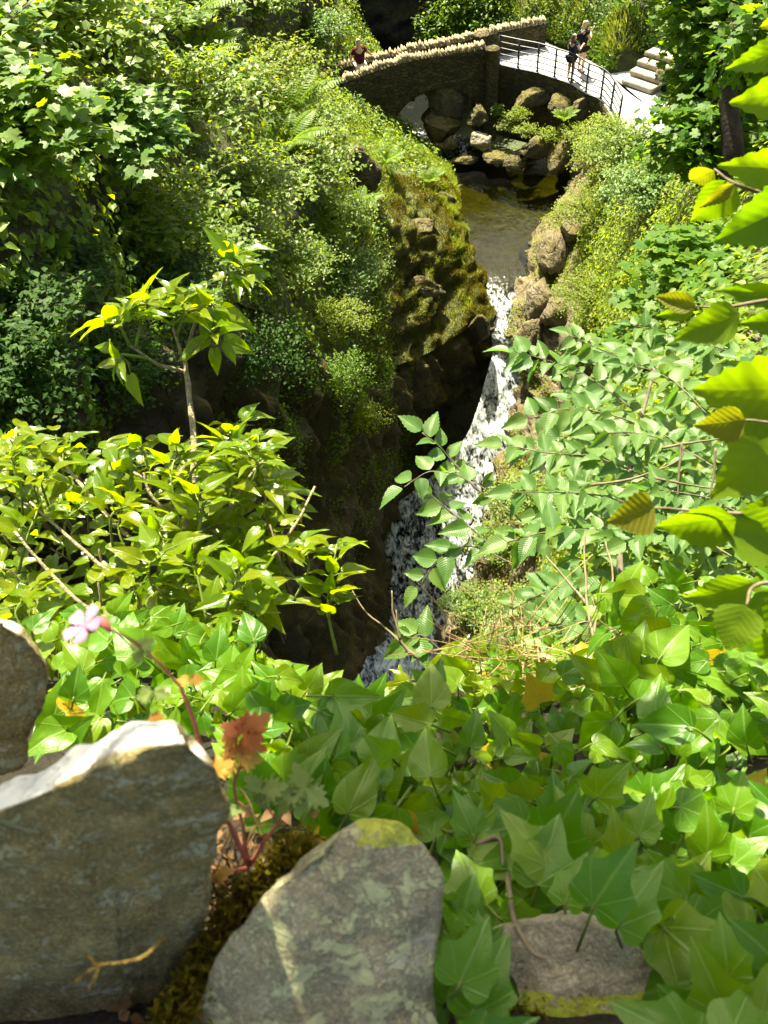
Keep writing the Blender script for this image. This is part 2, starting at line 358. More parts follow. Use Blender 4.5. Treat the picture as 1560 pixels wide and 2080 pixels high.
tag(obj('ground', mk_mesh('ground', np.stack([GX, GY, GZ], -1).reshape(-1, 3), grid_faces(len(gx), len(gy))), M['ground']), kind='structure')

LEFT = [
 [(-300,800,6.3),(-300,450,6.5),(-250,100,8),(-250,-250,11)],
 [(0,680,7.3),(0,380,7.8),(0,50,9.5),(0,-250,13)],
 [(300,620,10),(290,350,10.8),(250,80,12.8),(250,-200,17)],
 [(540,640,14),(480,350,15),(430,90,17.5),(420,-150,22)],
 [(690,760,18.8),(620,380,18.5),(540,120,21.5),(540,-120,27)],
 [(810,740,22),(730,380,21.5),(600,130,24.5),(600,-60,31)],
 [(880,710,23.3),(800,400,23.3),(640,140,26),(640,-20,32)],
 [(950,670,24.1),(850,420,24.6),(660,160,27),(655,30,32)],
 [(1000,645,24.3),(880,420,25.3),(685,185,27.6),(665,60,31.5)],
 [(945,530,25.4),(875,390,26),(695,195,28),(675,80,31)],
 [(928,440,26.7),(870,340,27),(705,200,28.3),(685,90,31)],
 [(903,340,28.8),(840,290,28.5),(712,204,28.8),(690,100,31)],
 [(825,275,29.6),(775,250,29.2),(716,206,29),(695,110,31)]]
Lc = np.array([[atd(*q) for q in c] for c in LEFT])
skirt = Lc[:, -1] + np.array([-18, 4, 3.0]); Lc = np.concatenate([Lc, skirt[:, None]], 1)
LG = loft(Lc, 170, 130)
LN = gnormals(LG); LN *= np.sign(LN[..., 2:3] + 1e-6)
LG = LG + LN * (0.35 * fbm(LG * 0.8, 3) + 0.12 * fbm(LG * 3.1, 3))[..., None]
_v = LG - CAM; _z = _v @ FW; _px = 780 + FP * (_v @ RT) / _z; _py = 1040 - FP * (_v @ UP) / _z
_cr = np.clip((_px - 740) / 90, 0, 1) * np.clip((_py - 330) / 80, 0, 1)
_q = LG @ np.array([[.8, .5, .2], [-.5, .8, .1], [-.2, -.1, .95]])
LG = LG + LN * (_cr * (0.55 * (.5 - np.abs(fbm(_q * np.array([1.1, .7, 1.6]), 4)) * 2.4) + .22 * np.abs((_q[..., 2] * 1.6 + fbm(_q, 2)) % 1.0 - .5)))[..., None]
LN = gnormals(LG); LN *= np.sign(LN[..., 2:3] + 1e-6)
left_bank = tag(obj('left_bank', mk_mesh('left_bank', LG.reshape(-1, 3), grid_faces(170, 130)), M['bank']), kind='structure')

# left cliff: from the bank's edge down into the chasm
ctop = Lc[:, 0].copy()
drop = np.array([(.3,-1.0,-9),(.4,-.9,-10),(.6,-.9,-11),(.7,-.6,-11.5),(.7,-.1,-11),(.5,.5,-10),(.3,.5,-8.5),(.1,.2,-7),(-.25,-.1,-4.5),(.1,.0,-1.4),(.1,0,-1.2),(.1,0,-1.2),(.1,0,-1.2)])
cc = np.stack([ctop + np.array([0, .25, .2]), ctop + drop * np.array([.25, .25, .12]) + np.array([0, -.25, 0]), ctop + drop * np.array([.4, .5, .45]) + np.array([0, .25, 0]), ctop + drop], 1)
CG = loft(cc, 330, 120)
CN = gnormals(CG); CN *= np.sign((CN * (CAM - CG)).sum(-1, keepdims=True))
q = CG * np.array([1.0, 1.0, 0.28])
rid = 1 - np.abs(fbm(q * 1.1 + 5, 4)) * 2.2
step = np.abs(((CG[..., 2] + 0.6 * fbm(CG * 0.6, 2)) * 0.75) % 1.0 - 0.5)
amp = np.clip((np.arange(120) / 119.) * 6, 0.25, 1)[None, :] * np.interp(np.linspace(0, 12, 330), [0, 8, 9, 12], [1, 1, .35, .3])[:, None]
CG = CG + CN * (amp * (0.75 * (rid - 0.6) + 0.25 * step + 0.16 * fbm(CG * 3.5, 3)))[..., None]
cliff_left = tag(obj('left_cliff', mk_mesh('left_cliff', CG.reshape(-1, 3), grid_faces(330, 120)), M['cliff']), kind='structure')
CN = gnormals(CG); CN *= np.sign((CN * (CAM - CG)).sum(-1, keepdims=True))

RIGHT = [
 [(1190,325,28.4),(1245,285,25.7),(1450,300,17),(1900,200,9.5)],
 [(1163,390,27.4),(1232,340,24.5),(1450,350,15.5),(1900,250,9)],
 [(1112,460,26.1),(1197,425,23.8),(1450,420,14),(1900,330,8)],
 [(1080,540,24.9),(1200,505,22.6),(1450,500,12.5),(1900,420,7)],
 [(1058,620,24.3),(1200,590,21.5),(1450,580,11),(1900,520,6)],
 [(1040,700,24.1),(1195,680,20.6),(1450,680,9.5),(1900,620,5.2)],
 [(1070,765,25.4),(1215,770,20.3),(1470,760,8.5),(1900,720,4.6)],
 [(1045,880,26.4),(1190,870,20.5),(1450,870,7.5),(1900,830,4.2)],
 [(1005,990,27),(1150,990,21),(1420,1000,6.8),(1900,960,4)],
 [(985,1130,27.5),(1130,1130,20.5),(1400,1150,6),(1900,1120,3.6)],
 [(885,1330,28.7),(1080,1330,19),(1380,1330,5),(1900,1330,3)],
 [(850,1500,29),(1050,1500,18),(1350,1500,4),(1900,1500,2.4)]]
Rc = np.array([[atd(*q) for q in c] for c in RIGHT])
for _k, _z in zip(range(6, 12), (-3.8, -4.9, -6.0, -7.3, -9.2, -10.4)):
    _e = atz(*RIGHT[_k][0][:2], _z); _m = RIGHT[_k][1]; Rc[_k, 0] = _e; Rc[_k, 1] = atd(_m[0], _m[1], min(_m[2], proj(_e)[2] - 4.0))
skirt = Rc[:, -1] + np.array([18, 2, 2.0]); Rc = np.concatenate([Rc, skirt[:, None]], 1)
Rc = np.concatenate([(Rc[:, 0] + np.array([-.4, 0, -1.3]))[:, None], Rc], 1)
RG = loft(Rc, 240, 170)
RN = gnormals(RG); RN *= np.sign(RN[..., 2:3] + 1e-6)
qq = RG @ np.array([[.8, .3, .5], [-.5, .8, .3], [-.3, -.5, .8]]) * np.array([2.0, 0.55, 1.3])
near_edge = np.clip(1.25 - np.arange(170) / 68., 0.25, 1)[None, :]
RG = RG + RN * ((0.75 * (0.55 - np.abs(fbm(qq * 0.9, 4)) * 2) + 0.2 * fbm(RG * 2.6, 3)) * near_edge)[..., None]
RN = gnormals(RG); RN *= np.sign(RN[..., 2:3] + 1e-6)
nr = 72
tag(obj('right_cliff', mk_mesh('right_cliff', RG[:, :nr].reshape(-1, 3), grid_faces(240, nr)), M['rock_slab']), kind='structure')
tag(obj('right_bank', mk_mesh('right_bank', RG[:, nr - 1:].reshape(-1, 3), grid_faces(240, 170 - nr + 1)), M['bank']), kind='structure')

# near bank: the slope under the ivy, just beyond the parapet the camera looks over
NEAR = [(2600, .40), (2150, .60), (1750, .86), (1520, 1.18), (1390, 1.55), (1350, 2.3), (1380, 4.5), (1500, 10)]
ncols = []
for px in (-900, -300, 100, 500, 900, 1300, 1800, 2500):
    ncols.append([atd(px, py + (60 if 400 < px < 1000 and py < 1600 else 0), d * (1.0 + .1 * (px < 300))) for py, d in NEAR])
NG = loft(np.array(ncols), 150, 130)
NG = NG + (0.035 * fbm(NG * 9, 4))[..., None] * np.array([0, 0, 1.0])
tag(obj('near_bank', mk_mesh('near_bank', NG.reshape(-1, 3), grid_faces(150, 130)), M['soil']), kind='structure')

# stream: cross sections left/right in the photograph's directions, at the water's real heights
SECT = [((690, 60), (860, 60), -1.5, 0), ((700, 130), (880, 130), -1.6, 0), ((740, 200), (880, 200), -1.75, 0), ((772, 245), (856, 245), -1.85, .1), ((800, 285), (925, 272), -2.0, .7),
        ((830, 318), (1040, 305), -2.2, .55), ((868, 345), (1195, 330), -2.3, .12), ((905, 390), (1190, 380), -2.3, 0), ((915, 440), (1150, 440), -2.3, 0), ((920, 500), (1110, 505), -2.3, .05),
        ((950, 570), (1085, 560), -2.36, .45), ((975, 610), (1070, 625), -2.55, .7), ((990, 650), (1055, 680), -2.85, .75), ((998, 685), (1046, 702), -3.1, .8),
        ((1000, 720), (1065, 742), -3.6, .9), ((985, 775), (1085, 775), -3.95, .8), ((950, 880), (1055, 890), -5.0, .8), ((880, 965), (1020, 1000), -6.0, .74), ((770, 1060), (1005, 1130), -7.2, .72),
        ((720, 1200), (960, 1260), -8.5, .72), ((680, 1350), (900, 1360), -9.5, .8), ((660, 1500), (870, 1500), -10.6, .8)]
scol = np.array([[atz(*l, z), atz(*r, z)] for l, r, z, f in SECT])
nS, nW = 420, 60
WG = loft(scol, nS, nW)
foam = np.interp(np.linspace(0, len(SECT) - 1, nS), np.arange(len(SECT)), [s[3] for s in SECT])[:, None] * np.ones((1, nW))
depth_f = np.interp(np.linspace(0, len(SECT) - 1, nS), np.arange(len(SECT)), [0, 0, 0, .1, .2, .3, .7, 1, 1, 1, .9, .6, .4, .2, 0, 0, 0, 0, 0, 0, 0, 0])[:, None] * np.ones((1, nW))
rough = np.clip(foam, .05, 1)
cas = np.array([1.0, .6, .6])
WG[..., 2] += rough * (0.16 * fbm(WG * cas * 2.2, 4) + 0.05 * fbm(WG * 9, 3)) * np.where(foam > .5, 1.6, .5)
mw = new_mat('stream_water'); t = NT(mw); geo = t.n('NewGeometry'); P = geo.outputs['Position']
at = t.n('Attribute', attribute_name='foam'); ad_ = t.n('Attribute', attribute_name='clear')
mp = t.n('Mapping'); mp.inputs['Scale'].default_value = (1.5, .8, .9); t.l(P, mp.inputs[0])
n1 = t.noise(mp.outputs[0], 2.0, 3, 0.6, 1.2); n2 = t.noise(mp.outputs[0], 4.2, 3, 0.5, 1.8)
fo = t.math('ADD', t.math('MULTIPLY', n1, 0.55), t.math('MULTIPLY', n2, 0.6))
fo = t.math('SUBTRACT', t.math('ADD', fo, t.math('MULTIPLY', at.outputs['Fac'], 0.62)), 0.96)
fo = t.math('MULTIPLY', fo, 3.2, clamp=True)
hh = t.math('ADD', n1, t.math('MULTIPLY', n2, 0.35)); hh = t.math('ADD', hh, t.math('MULTIPLY', t.noise(P, 14, 2), 0.08))
bst = t.math('ADD', 0.16, t.math('MULTIPLY', at.outputs['Fac'], 0.35))
bn = t.n('Bump'); bn.inputs['Distance'].default_value = 0.10; t.l(hh, bn.inputs['Height']); t.l(bst, bn.inputs['Strength'])
fr = t.n('Fresnel'); fr.inputs[0].default_value = 1.33; t.l(bn.outputs[0], fr.inputs['Normal'])
tp = t.n('BsdfTransparent'); tp.inputs[0].default_value = (0.32, 0.34, 0.11, 1)
dk = t.principled((0.008, 0.009, 0.008), 0.08, 0.5, bn.outputs[0])
gl = t.n('BsdfGlossy'); gl.inputs['Roughness'].default_value = 0.06; t.l(bn.outputs[0], gl.inputs['Normal'])
body = t.n('MixShader'); t.l(fr.outputs[0], body.inputs[0]); t.l(tp.outputs[0], body.inputs[1]); t.l(gl.outputs[0], body.inputs[2])
b2 = t.n('MixShader'); t.l(ad_.outputs['Fac'], b2.inputs[0]); t.l(dk.outputs[0], b2.inputs[1]); t.l(body.outputs[0], b2.inputs[2])
wf = t.principled((0.72, 0.76, 0.78), 0.55, 0.4, bn.outputs[0])
b3 = t.n('MixShader'); t.l(fo, b3.inputs[0]); t.l(b2.outputs[0], b3.inputs[1]); t.l(wf.outputs[0], b3.inputs[2]); t.out(b3.outputs[0])
wo_ = obj('stream_water', mk_mesh('stream_water', WG.reshape(-1, 3), grid_faces(nS, nW), attr={'foam': foam, 'clear': depth_f}), mw); tag(wo_, kind='structure')
# bed of the pool below the surface
bcol = []
for l, r, z, f in SECT[:14]:
    a, b = atz(*l, z), atz(*r, z); mdl = 0.5 * (a + b)
    e_ = .1 if z < -2.25 else -.35
    bcol.append([a + (a - mdl) * .15 + np.array([0, 0, e_]), a * .75 + b * .25 - np.array([0, 0, .5]), mdl - np.array([0, 0, .75]), b * .75 + a * .25 - np.array([0, 0, .55]), b + (b - mdl) * .15 + np.array([0, 0, e_])])
BG_ = loft(np.array(bcol), 160, 60); BG_[..., 2] += 0.2 * fbm(BG_ * 1.5, 4)
tag(obj('river_bed', mk_mesh('river_bed', BG_.reshape(-1, 3), grid_faces(160, 60)), M['bed']), kind='structure')

# ------------------------------------------------------------------ rocks
def ico(sub):
    bm = bmesh.new(); bmesh.ops.create_icosphere(bm, subdivisions=sub, radius=1)
    V = np.array([v.co[:] for v in bm.verts]); F = np.array([[v.index for v in f.verts] for f in bm.faces]); bm.free(); return V, F
ICO = {s: ico(s) for s in (2, 3, 4, 5)}
def rock(label, px, py, d, size, mat, seed, rot=0.0, tilt=(0, 0), name='boulder', sub=4, cuts=20, group=None, pos=None):
    V, F = ICO[sub]; V = V.copy(); r = np.random.default_rng(seed)
    for k in range(cuts):
        n = nrm(r.normal(size=3)); h = r.uniform(.5, .82); s = V @ n; V = V - np.maximum(s - h, 0)[:, None] * n * 0.92
    ax = nrm(r.normal(size=3)); Q = V * 2.2 + ax * (V @ ax)[:, None] * 5
    V += nrm(V) * (0.14 * fbm(V * 1.3 + seed, 3) + 0.13 * (.3 - np.abs(fbm(Q + seed, 4)) * 2) + 0.05 * fbm(V * 6 + seed, 3))[:, None]
    V = V * np.array(size)
    e = (Matrix.Rotation(rot, 3, 'Z') @ Matrix.Rotation(tilt[0], 3, 'X') @ Matrix.Rotation(tilt[1], 3, 'Y'))
    V = V @ np.array(e).T
    o = obj(name, mk_mesh(name, V, F, smooth=False), M[mat]); o.location = Vector(atd(px, py, d) if pos is None else pos)
    return tag(o, label, 'rock', group)
R_ = [
 ("large flat-topped mossy boulder in front of the bridge arch", 910, 205, 28.6, (1.05, .8, .62), 'rock', 3, .3, (.25, .1)),
 ("big dark craggy boulder beside the small cascade", 893, 258, 28.9, (.95, .8, .75), 'rock', 8, 1.1, (0, .1)),
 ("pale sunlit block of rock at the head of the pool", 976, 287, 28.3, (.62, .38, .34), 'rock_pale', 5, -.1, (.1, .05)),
 ("small rounded yellow-mossed rock left of the pale block", 915, 291, 28.6, (.34, .3, .3), 'rock', 13, .5, (0, 0)),
 ("orange-mossed rock below the bridge pillar", 972, 240, 28.2, (.62, .5, .42), 'rock', 21, .9, (0, .1)),
 ("low wet rock at the upper edge of the pool", 950, 325, 28.6, (.6, .35, .2), 'rock', 23, 0, (0, 0)),
 ("flat brown rock shelf in the shallow end of pool", 1010, 318, 28.2, (.8, .45, .24), 'rock', 24, .3, (0, .1)),
 ("brown jagged rock at the pool's sparkling head", 1045, 332, 27.9, (.6, .4, .3), 'rock', 27, -.4, (.2, 0)),
 ("mossy hump of rock under the railing bank", 1090, 300, 27.4, (.8, .6, .5), 'rock', 31, .2, (0, .1)),
 ("dark undercut rock on the pool's far corner", 1140, 315, 27.2, (.85, .6, .62), 'rock', 33, .7, (0, 0)),
 ("brown rock ledge where pool meets right bank", 1180, 335, 26.9, (.6, .6, .6), 'rock', 35, 0, (0, .2)),
 ("tilted dark slab under the curved path", 1135, 215, 27.6, (.95, .45, .5), 'rock', 41, .9, (.5, .2)),
 ("leaning dark slab beneath the railing bend", 1180, 225, 27.2, (.8, .4, .55), 'rock', 43, .5, (.5, .2)),
 ("dark boulder against the retaining wall", 1075, 205, 28.2, (.8, .5, .45), 'rock', 45, .2, (.2, 0)),
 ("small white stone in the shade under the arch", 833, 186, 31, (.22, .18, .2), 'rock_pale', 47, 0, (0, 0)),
 ("dark rock at the left foot of the bridge", 765, 228, 29.6, (.45, .45, .5), 'rock', 51, .4, (0, 0)),
 ("mossy stone standing in the cascade", 790, 255, 29.6, (.3, .3, .42), 'rock', 53, .4, (0, 0)),
 ("rounded grey boulder on the bank left of the bridge", 640, 138, 25.6, (.62, .5, .36), 'rock', 57, -.5, (.1, .3)),
 ("square block of rock draped with moss on the left slope", 738, 352, 21.2, (.62, .55, .75), 'cliff', 61, .3, (.1, 0)),
 ("moss-covered rock step above the gorge lip", 850, 470, 23.8, (.8, .6, .5), 'cliff', 63, .6, (.1, .1)),
 ("brown moss cushion rock on the promontory", 905, 510, 24.6, (.55, .5, .55), 'cliff', 65, .2, (.1, .1)),
 ("mossy ledge rock overhanging the dark chasm", 850, 590, 23.2, (1.0, .6, .5), 'cliff', 67, .1, (.1, .1)),
 ("smooth brown rock nose at the narrow slot", 975, 665, 23.6, (.42, .42, .7), 'cliff', 69, .1, (.15, .1)),
 ("mossy dome of rock beside the rushing water", 945, 590, 24.6, (.5, .7, .55), 'cliff', 71, .3, (.1, .1)),
 ("grassy rock knob hanging over the pool", 905, 415, 26, (.5, .6, .6), 'cliff', 73, .3, (.1, .1)),
 ("pale striated slab leaning over the slot", 1120, 520, 23.6, (.62, 1.0, .6), 'rock_slab', 81, -.35, (.5, .5)),
 ("tan ribbed rock right of the white water", 1095, 610, 23.2, (.55, .8, .7), 'rock_slab', 83, -.3, (.4, .4)),
 ("wet brown rock above the waterfall lip", 1075, 680, 23.1, (.6, .5, .6), 'rock_slab', 85, .3, (.2, .4)),
 ("lumpy tan rock under the elm leaves", 1130, 640, 22.4, (.55, .5, .55), 'rock_slab', 87, .8, (.2, .2)),
 ("grey angular rock at the top of right cliff", 1165, 470, 23.6, (.55, .5, .5), 'rock_slab', 89, .1, (.2, .2)),
 ("grey rock beside the lower chute", 1030, 930, 26.0, (.8, .6, .6), 'rock_slab', 91, .1, (.2, .2)),
 ("tan rock wall by the foot of the chute", 975, 1165, 27.0, (.7, .6, .9), 'rock_slab', 93, .5, (.2, .2)),
 ("large olive-lit rock fin in the dark chasm", 760, 1040, 27, (.5, .7, 1.5), 'rock_slab', 95, .5, (.2, -.2)),
 ("grey rock at the back of the path", 1228, 108, 28.4, (.3, .3, .32), 'rock_pale', 97, .1, (0, 0)),
 ("squat boulder beside the stone steps", 1345, 150, 26.0, (.35, .3, .3), 'rock', 99, .4, (0, 0)),
 ("lichen boulder at the foot of the ivy bank", 1198, 100, 29.0, (.38, .3, .28), 'rock', 101, .4, (0, 0)),
]
for a in R_: rock(*a[:7], rot=a[7], tilt=a[8])

# ------------------------------------------------------------------ bridge, path, railing, steps
nearP = np.array([atz(690, 166, .72), atz(705, 160, .75), atz(760, 140, .85), atz(830, 120, .9), atz(900, 108, .9), atz(950, 100, .9), atz(988, 94, .9)])
farP = np.array([atz(680, 140, .65), atz(705, 131, .7), atz(760, 119, .75), atz(850, 97, .8), atz(900, 88, .8), atz(985, 68, .8), atz(1045, 54, .8), atz(1108, 43, .8)])
bridge = thing('stone_footbridge', 'humped stone arch footbridge with upright coping stones over the stream', 'bridge', loc=nearP[3] - np.array([0, 0, 3]))
def resample(P, n):
    P = catmull(P, 400); s = np.concatenate([[0], np.cumsum(np.linalg.norm(np.diff(P, axis=0), axis=1))])
    t = np.linspace(0, s[-1], n); return np.stack([np.interp(t, s, P[:, k]) for k in range(3)], -1), s[-1]
def wall_strip(P, thick, bottom, top_off=0.0):            # solid wall: closed section swept along P (P = top line)
    n = len(P); T = nrm(np.gradient(P * np.array([1, 1, 0]), axis=0)); N = np.stack([T[:, 1], -T[:, 0], 0 * T[:, 0]], -1)
    rows = 14; G = []
    top = P[:, 2] - top_off
    for k in range(rows + 1):
        z = top + (bottom - top) * (k / rows); q = P.copy(); q[:, 2] = z; G.append(q + N * thick / 2)
    for k in range(rows + 1):
        z = bottom + (top - bottom) * (k / rows); q = P.copy(); q[:, 2] = z; G.append(q - N * thick / 2)
    G = np.array(G)                                           # (2r+2, n, 3)
    G = G + (0.035 * fbm(G * 3, 3))[..., None] * N[None]
    m = len(G); F = grid_faces(m, n, closed=True)
    capA = [np.array([k * n, (k + 1) * n, (m - 2 - k) * n, (m - 1 - k) * n]) for k in range(rows)]
    capB = [np.array([(m - 1 - k) * n + n - 1, (m - 2 - k) * n + n - 1, (k + 1) * n + n - 1, k * n + n - 1]) for k in range(rows)]
    return G.reshape(-1, 3), np.concatenate([F, capA, capB])
NPp, NL = resample(nearP, 60); FPp, FL = resample(farP, 80)
sx = np.array([proj(p)[0] for p in NPp])
def arch(pxs): 
    u = np.clip((pxs - 878) / 96, -1, 1); return np.where(np.abs((pxs - 878) / 96) < 1, -1.55 + 1.32 * np.sqrt(np.maximum(0, 1 - u * u)), -2.6)
V, F = wall_strip(NPp, .38, arch(sx)); child('near_parapet', mk_mesh('near_parapet', V, F, smooth=False), M['masonry'], bridge)
fx = np.array([proj(p)[0] for p in FPp]); ln = np.array([np.interp(p[0], NPp[:, 0], sx) for p in FPp])
fb = np.where(FPp[:, 0] < NPp[-1, 0], arch(ln), -1.0)
V, F = wall_strip(FPp, .38, fb); child('far_parapet', mk_mesh('far_parapet', V, F, smooth=False), M['masonry'], bridge)
F60, _ = resample(farP[:6], 60)
deckt = np.stack([NPp * [1, 1, 0], F60 * [1, 1, 0]], 1); deckt[:, 0, 2] = NPp[:, 2] - .92; deckt[:, 1, 2] = F60[:, 2] - .85
barr = deckt.copy(); barr[:, :, 2] = arch(sx)[:, None] + 0.004; barr[:, :, 2] = np.minimum(barr[:, :, 2], deckt[:, :, 2] - .1)
V = np.concatenate([deckt, barr[:, ::-1]], 1).reshape(-1, 3)
child('deck', mk_mesh('deck', deckt.reshape(-1, 3), grid_faces(60, 2), smooth=False), M['concrete'], bridge)
child('arch_barrel', mk_mesh('arch_barrel', barr.reshape(-1, 3), grid_faces(60, 2), smooth=False), M['masonry'], bridge)
def slab_mesh(sx_, sy_, sz_, seed, taper=.7):
    r = np.random.default_rng(seed); V = []
    for z, k in ((0, 1.0), (.55, .97), (.9, taper), (1.0, taper * .72)):
        for a, b in ((-1, -1), (1, -1), (1, 1), (-1, 1)):
            V.append((a * sx_ / 2 * k + r.normal() * .006, b * sy_ / 2 * (k * .3 + .7) + r.normal() * .012, z * sz_ + r.normal() * .012))
    F = [[k * 4 + j, k * 4 + (j + 1) % 4, k * 4 + 4 + (j + 1) % 4, k * 4 + 4 + j] for k in range(3) for j in range(4)] + [[12, 13, 14, 15], [3, 2, 1, 0]]
    return mk_mesh('coping_stone', V, F, smooth=False)
SL = [slab_mesh(random.Random(k).uniform(.045, .085), random.Random(k + 9).uniform(.34, .42), random.Random(k + 5).uniform(.13, .24), k, random.Random(k).uniform(.5, .85)) for k in range(9)]
rr = random.Random(4)
for PP, LL, lean in ((NPp, NL, .28), (FPp, FL, .12)):
    s = 0.05
    dist = np.concatenate([[0], np.cumsum(np.linalg.norm(np.diff(PP, axis=0), axis=1))])
    while s < LL - .05:
        p = np.array([np.interp(s, dist, PP[:, k]) for k in range(3)]); i = min(len(PP) - 2, int(np.searchsorted(dist, s)))
        tv = PP[i + 1] - PP[i] if i + 1 < len(PP) else PP[i] - PP[i - 1]; ang = math.atan2(tv[1], tv[0])
        o = child('coping_stone', rr.choice(SL), M['coping'], bridge)
        o.matrix_parent_inverse = Matrix.Translation(-bridge.location)
        o.location = Vector(p - np.array([0, 0, .02])); o.rotation_euler = (rr.gauss(0, .05), lean * rr.uniform(.3, 1.2), ang + rr.gauss(0, .08)); k = rr.uniform(.85, 1.2); o.scale = (k, 1, rr.uniform(.75, 1.05))
        s += rr.uniform(.09, .135)
# round end pillar and the square one set in the far wall
def round_pillar(c, r, z0, z1, seed):
    a = np.linspace(0, 2 * np.pi, 28, endpoint=False); G = []
    prof = [(z0, 1), (z0 + .5, 1), (z1 - .6, 1), (z1 - .12, 1.0), (z1 - .10, 1.12), (z1 - .02, 1.14), (z1, 1.05), (z1 + .01, .5), (z1 + .012, .01)]
    for z, k in prof: G.append(np.stack([c[0] + r * k * np.cos(a), c[1] + r * k * np.sin(a), np.full(28, z)], -1))
    G = np.array(G); G[:, :, :2] += (0.03 * fbm(G * 5 + seed, 3))[..., None]
    return mk_mesh('pillar', np.swapaxes(G, 0, 1).reshape(-1, 3), grid_faces(28, len(prof), closed=True), smooth=False)
pc = atz(1001, 97, .98)
child('pillar', round_pillar(pc, .22, -2.2, .98, 1), M['masonry'], bridge)
pc2 = atz(978, 66, .98); child('pillar', round_pillar(pc2, .26, -.5, .95, 2), M['masonry'], bridge)

# path and its retaining wall
railpx = [(1013, 128), (1052, 137), (1091, 145), (1126, 156), (1160, 168), (1190, 187), (1220, 200), (1240, 225), (1255, 255), (1262, 290)]
RB = np.array([atz(x, y, 0.0) for x, y in railpx])
backpx = [(1062, 70), (1105, 83), (1135, 97), (1180, 113), (1215, 132), (1240, 150), (1265, 178), (1300, 205), (1340, 235), (1360, 270)]
PB = np.array([atz(x, y, 0.0) for x, y in backpx]); 
RBx = RB + np.array([-.06, -.06, 0]) 
PG = loft(np.stack([RBx, .5 * (RBx + PB) + np.array([0, 0, .02]), PB], 1), 80, 24)
inner = np.array([F60[-1] * [1, 1, 0], NPp[-1] * [1, 1, 0]])
PG[..., 2] += .012 * fbm(PG * 2, 3)
tag(obj('path', mk_mesh('path', PG.reshape(-1, 3), grid_faces(80, 24)), M['concrete']), kind='structure')
lead = np.stack([catmull(np.array([NPp[-4] * [1, 1, 0], RBx[0] + [0, 0, -.004]]), 6), catmull(np.array([F60[-6] * [1, 1, 0], PB[0] + [0, 0, -.004]]), 6)], 1); lead[:, :, 2] = -.006
tag(obj('path_lead', mk_mesh('path_lead', lead.reshape(-1, 3), grid_faces(6, 2)), M['concrete']), kind='structure')
ap = np.array([PB[5], PB[5] + [1.2, .9, 0], PB[8] + [.6, .5, 0], PB[8]]) - np.array([0, 0, .012]); tag(obj('path_apron', mk_mesh('path_apron', ap, [[0, 1, 2, 3]], smooth=False), M['concrete']), kind='structure')
RW = resample(RBx + np.array([0, 0, -.012]), 70)[0]
V, F = wall_strip(RW + np.array([.12, .12, 0]), .3, np.full(70, -2.6)); rwo = obj('retaining_wall', mk_mesh('retaining_wall', V, F, smooth=False), M['masonry'])
tag(rwo, 'dark rubble retaining wall holding up the curved path', 'wall')

rail = thing('iron_railing', 'black iron post and rail fence along the curved path', 'railing', loc=RB[4])
posts = RB[:9]
def vtube(p, h, r, k=6): return tube([p + np.array([0, 0, -.02]), p + np.array([0, 0, h])], r, k)
for p in posts:
    a = Acc(); a.add(*vtube(p, .93, .034)); a.add(*tube([p + np.array([0, 0, -.01]), p + np.array([0, 0, .03])], .05, 6)); child('post', a.mesh('post', False), M['iron'], rail)
for h in (.92, .72, .52, .32, .12):
    child('rail', (lambda a: a.mesh('rail'))((lambda a: (a.add(*tube(catmull(posts + np.array([0, 0, h]), 60),   .021 if h < .9 else .027, 5)), a)[1])(Acc())), M['iron'], rail)

steps = thing('stone_steps', 'short flight of pale stone steps leaving the path', 'steps', loc=atz(1300, 180, 0))
s0 = atz(1292, 182, 0); sd = nrm(np.array([1.0, .75, 0])); sp_ = np.array([sd[1], -sd[0], 0])
for k in range(4):
    c = s0 + sd * (.38 * k) + np.array([0, 0, .17 * k])
    V = []
    r = np.random.default_rng(k)
    for z in (-.16, 0):
        for a, b in ((0, -.62), (.46, -.62), (.46, .62), (0, .62)): V.append(c + sd * (a + r.normal() * .015) + sp_ * (b + r.normal() * .03) + np.array([0, 0, z + .17 + r.normal() * .008]))
    bm = bmesh.new(); vs = [bm.verts.new(v) for v in V]
    for f in ((3, 2, 1, 0), (4, 5, 6, 7), (0, 1, 5, 4), (1, 2, 6, 5), (2, 3, 7, 6), (3, 0, 4, 7)): bm.faces.new([vs[i] for i in f])
    bmesh.ops.bevel(bm, geom=bm.edges[:], offset=.02, segments=2, affect='EDGES'); me = bpy.data.meshes.new('step'); bm.to_mesh(me); bm.free()
    child('step', me, M['stepstone'], steps)
# grey bench at the very top, beyond the steps
bc = atz(1312, 8, 1.6)
bench = thing('bench', 'weathered grey bench half hidden by sycamore leaves', 'bench', loc=bc)
def boxm(name, c, sx_, sy_, sz_, rz=0):
    bm = bmesh.new(); bmesh.ops.create_cube(bm, size=1); bmesh.ops.scale(bm, vec=(sx_, sy_, sz_), verts=bm.verts)
    bmesh.ops.bevel(bm, geom=bm.edges[:], offset=min(sx_, sy_, sz_) * .12, segments=1, affect='EDGES')
    bmesh.ops.rotate(bm, cent=(0, 0, 0), matrix=Matrix.Rotation(rz, 3, 'Z'), verts=bm.verts); bmesh.ops.translate(bm, vec=Vector(c), verts=bm.verts)
    me = bpy.data.meshes.new(name); bm.to_mesh(me); bm.free(); return me
for k in range(3): child('seat_slat', boxm('seat_slat', bc + np.array([0, -.14 + .14 * k, 0]), 1.0, .12, .04), M['stepstone'], bench)
for k in (-.4, .4): child('leg', boxm('leg', bc + np.array([k, 0, -.25]), .08, .36, .46), M['stepstone'], bench)

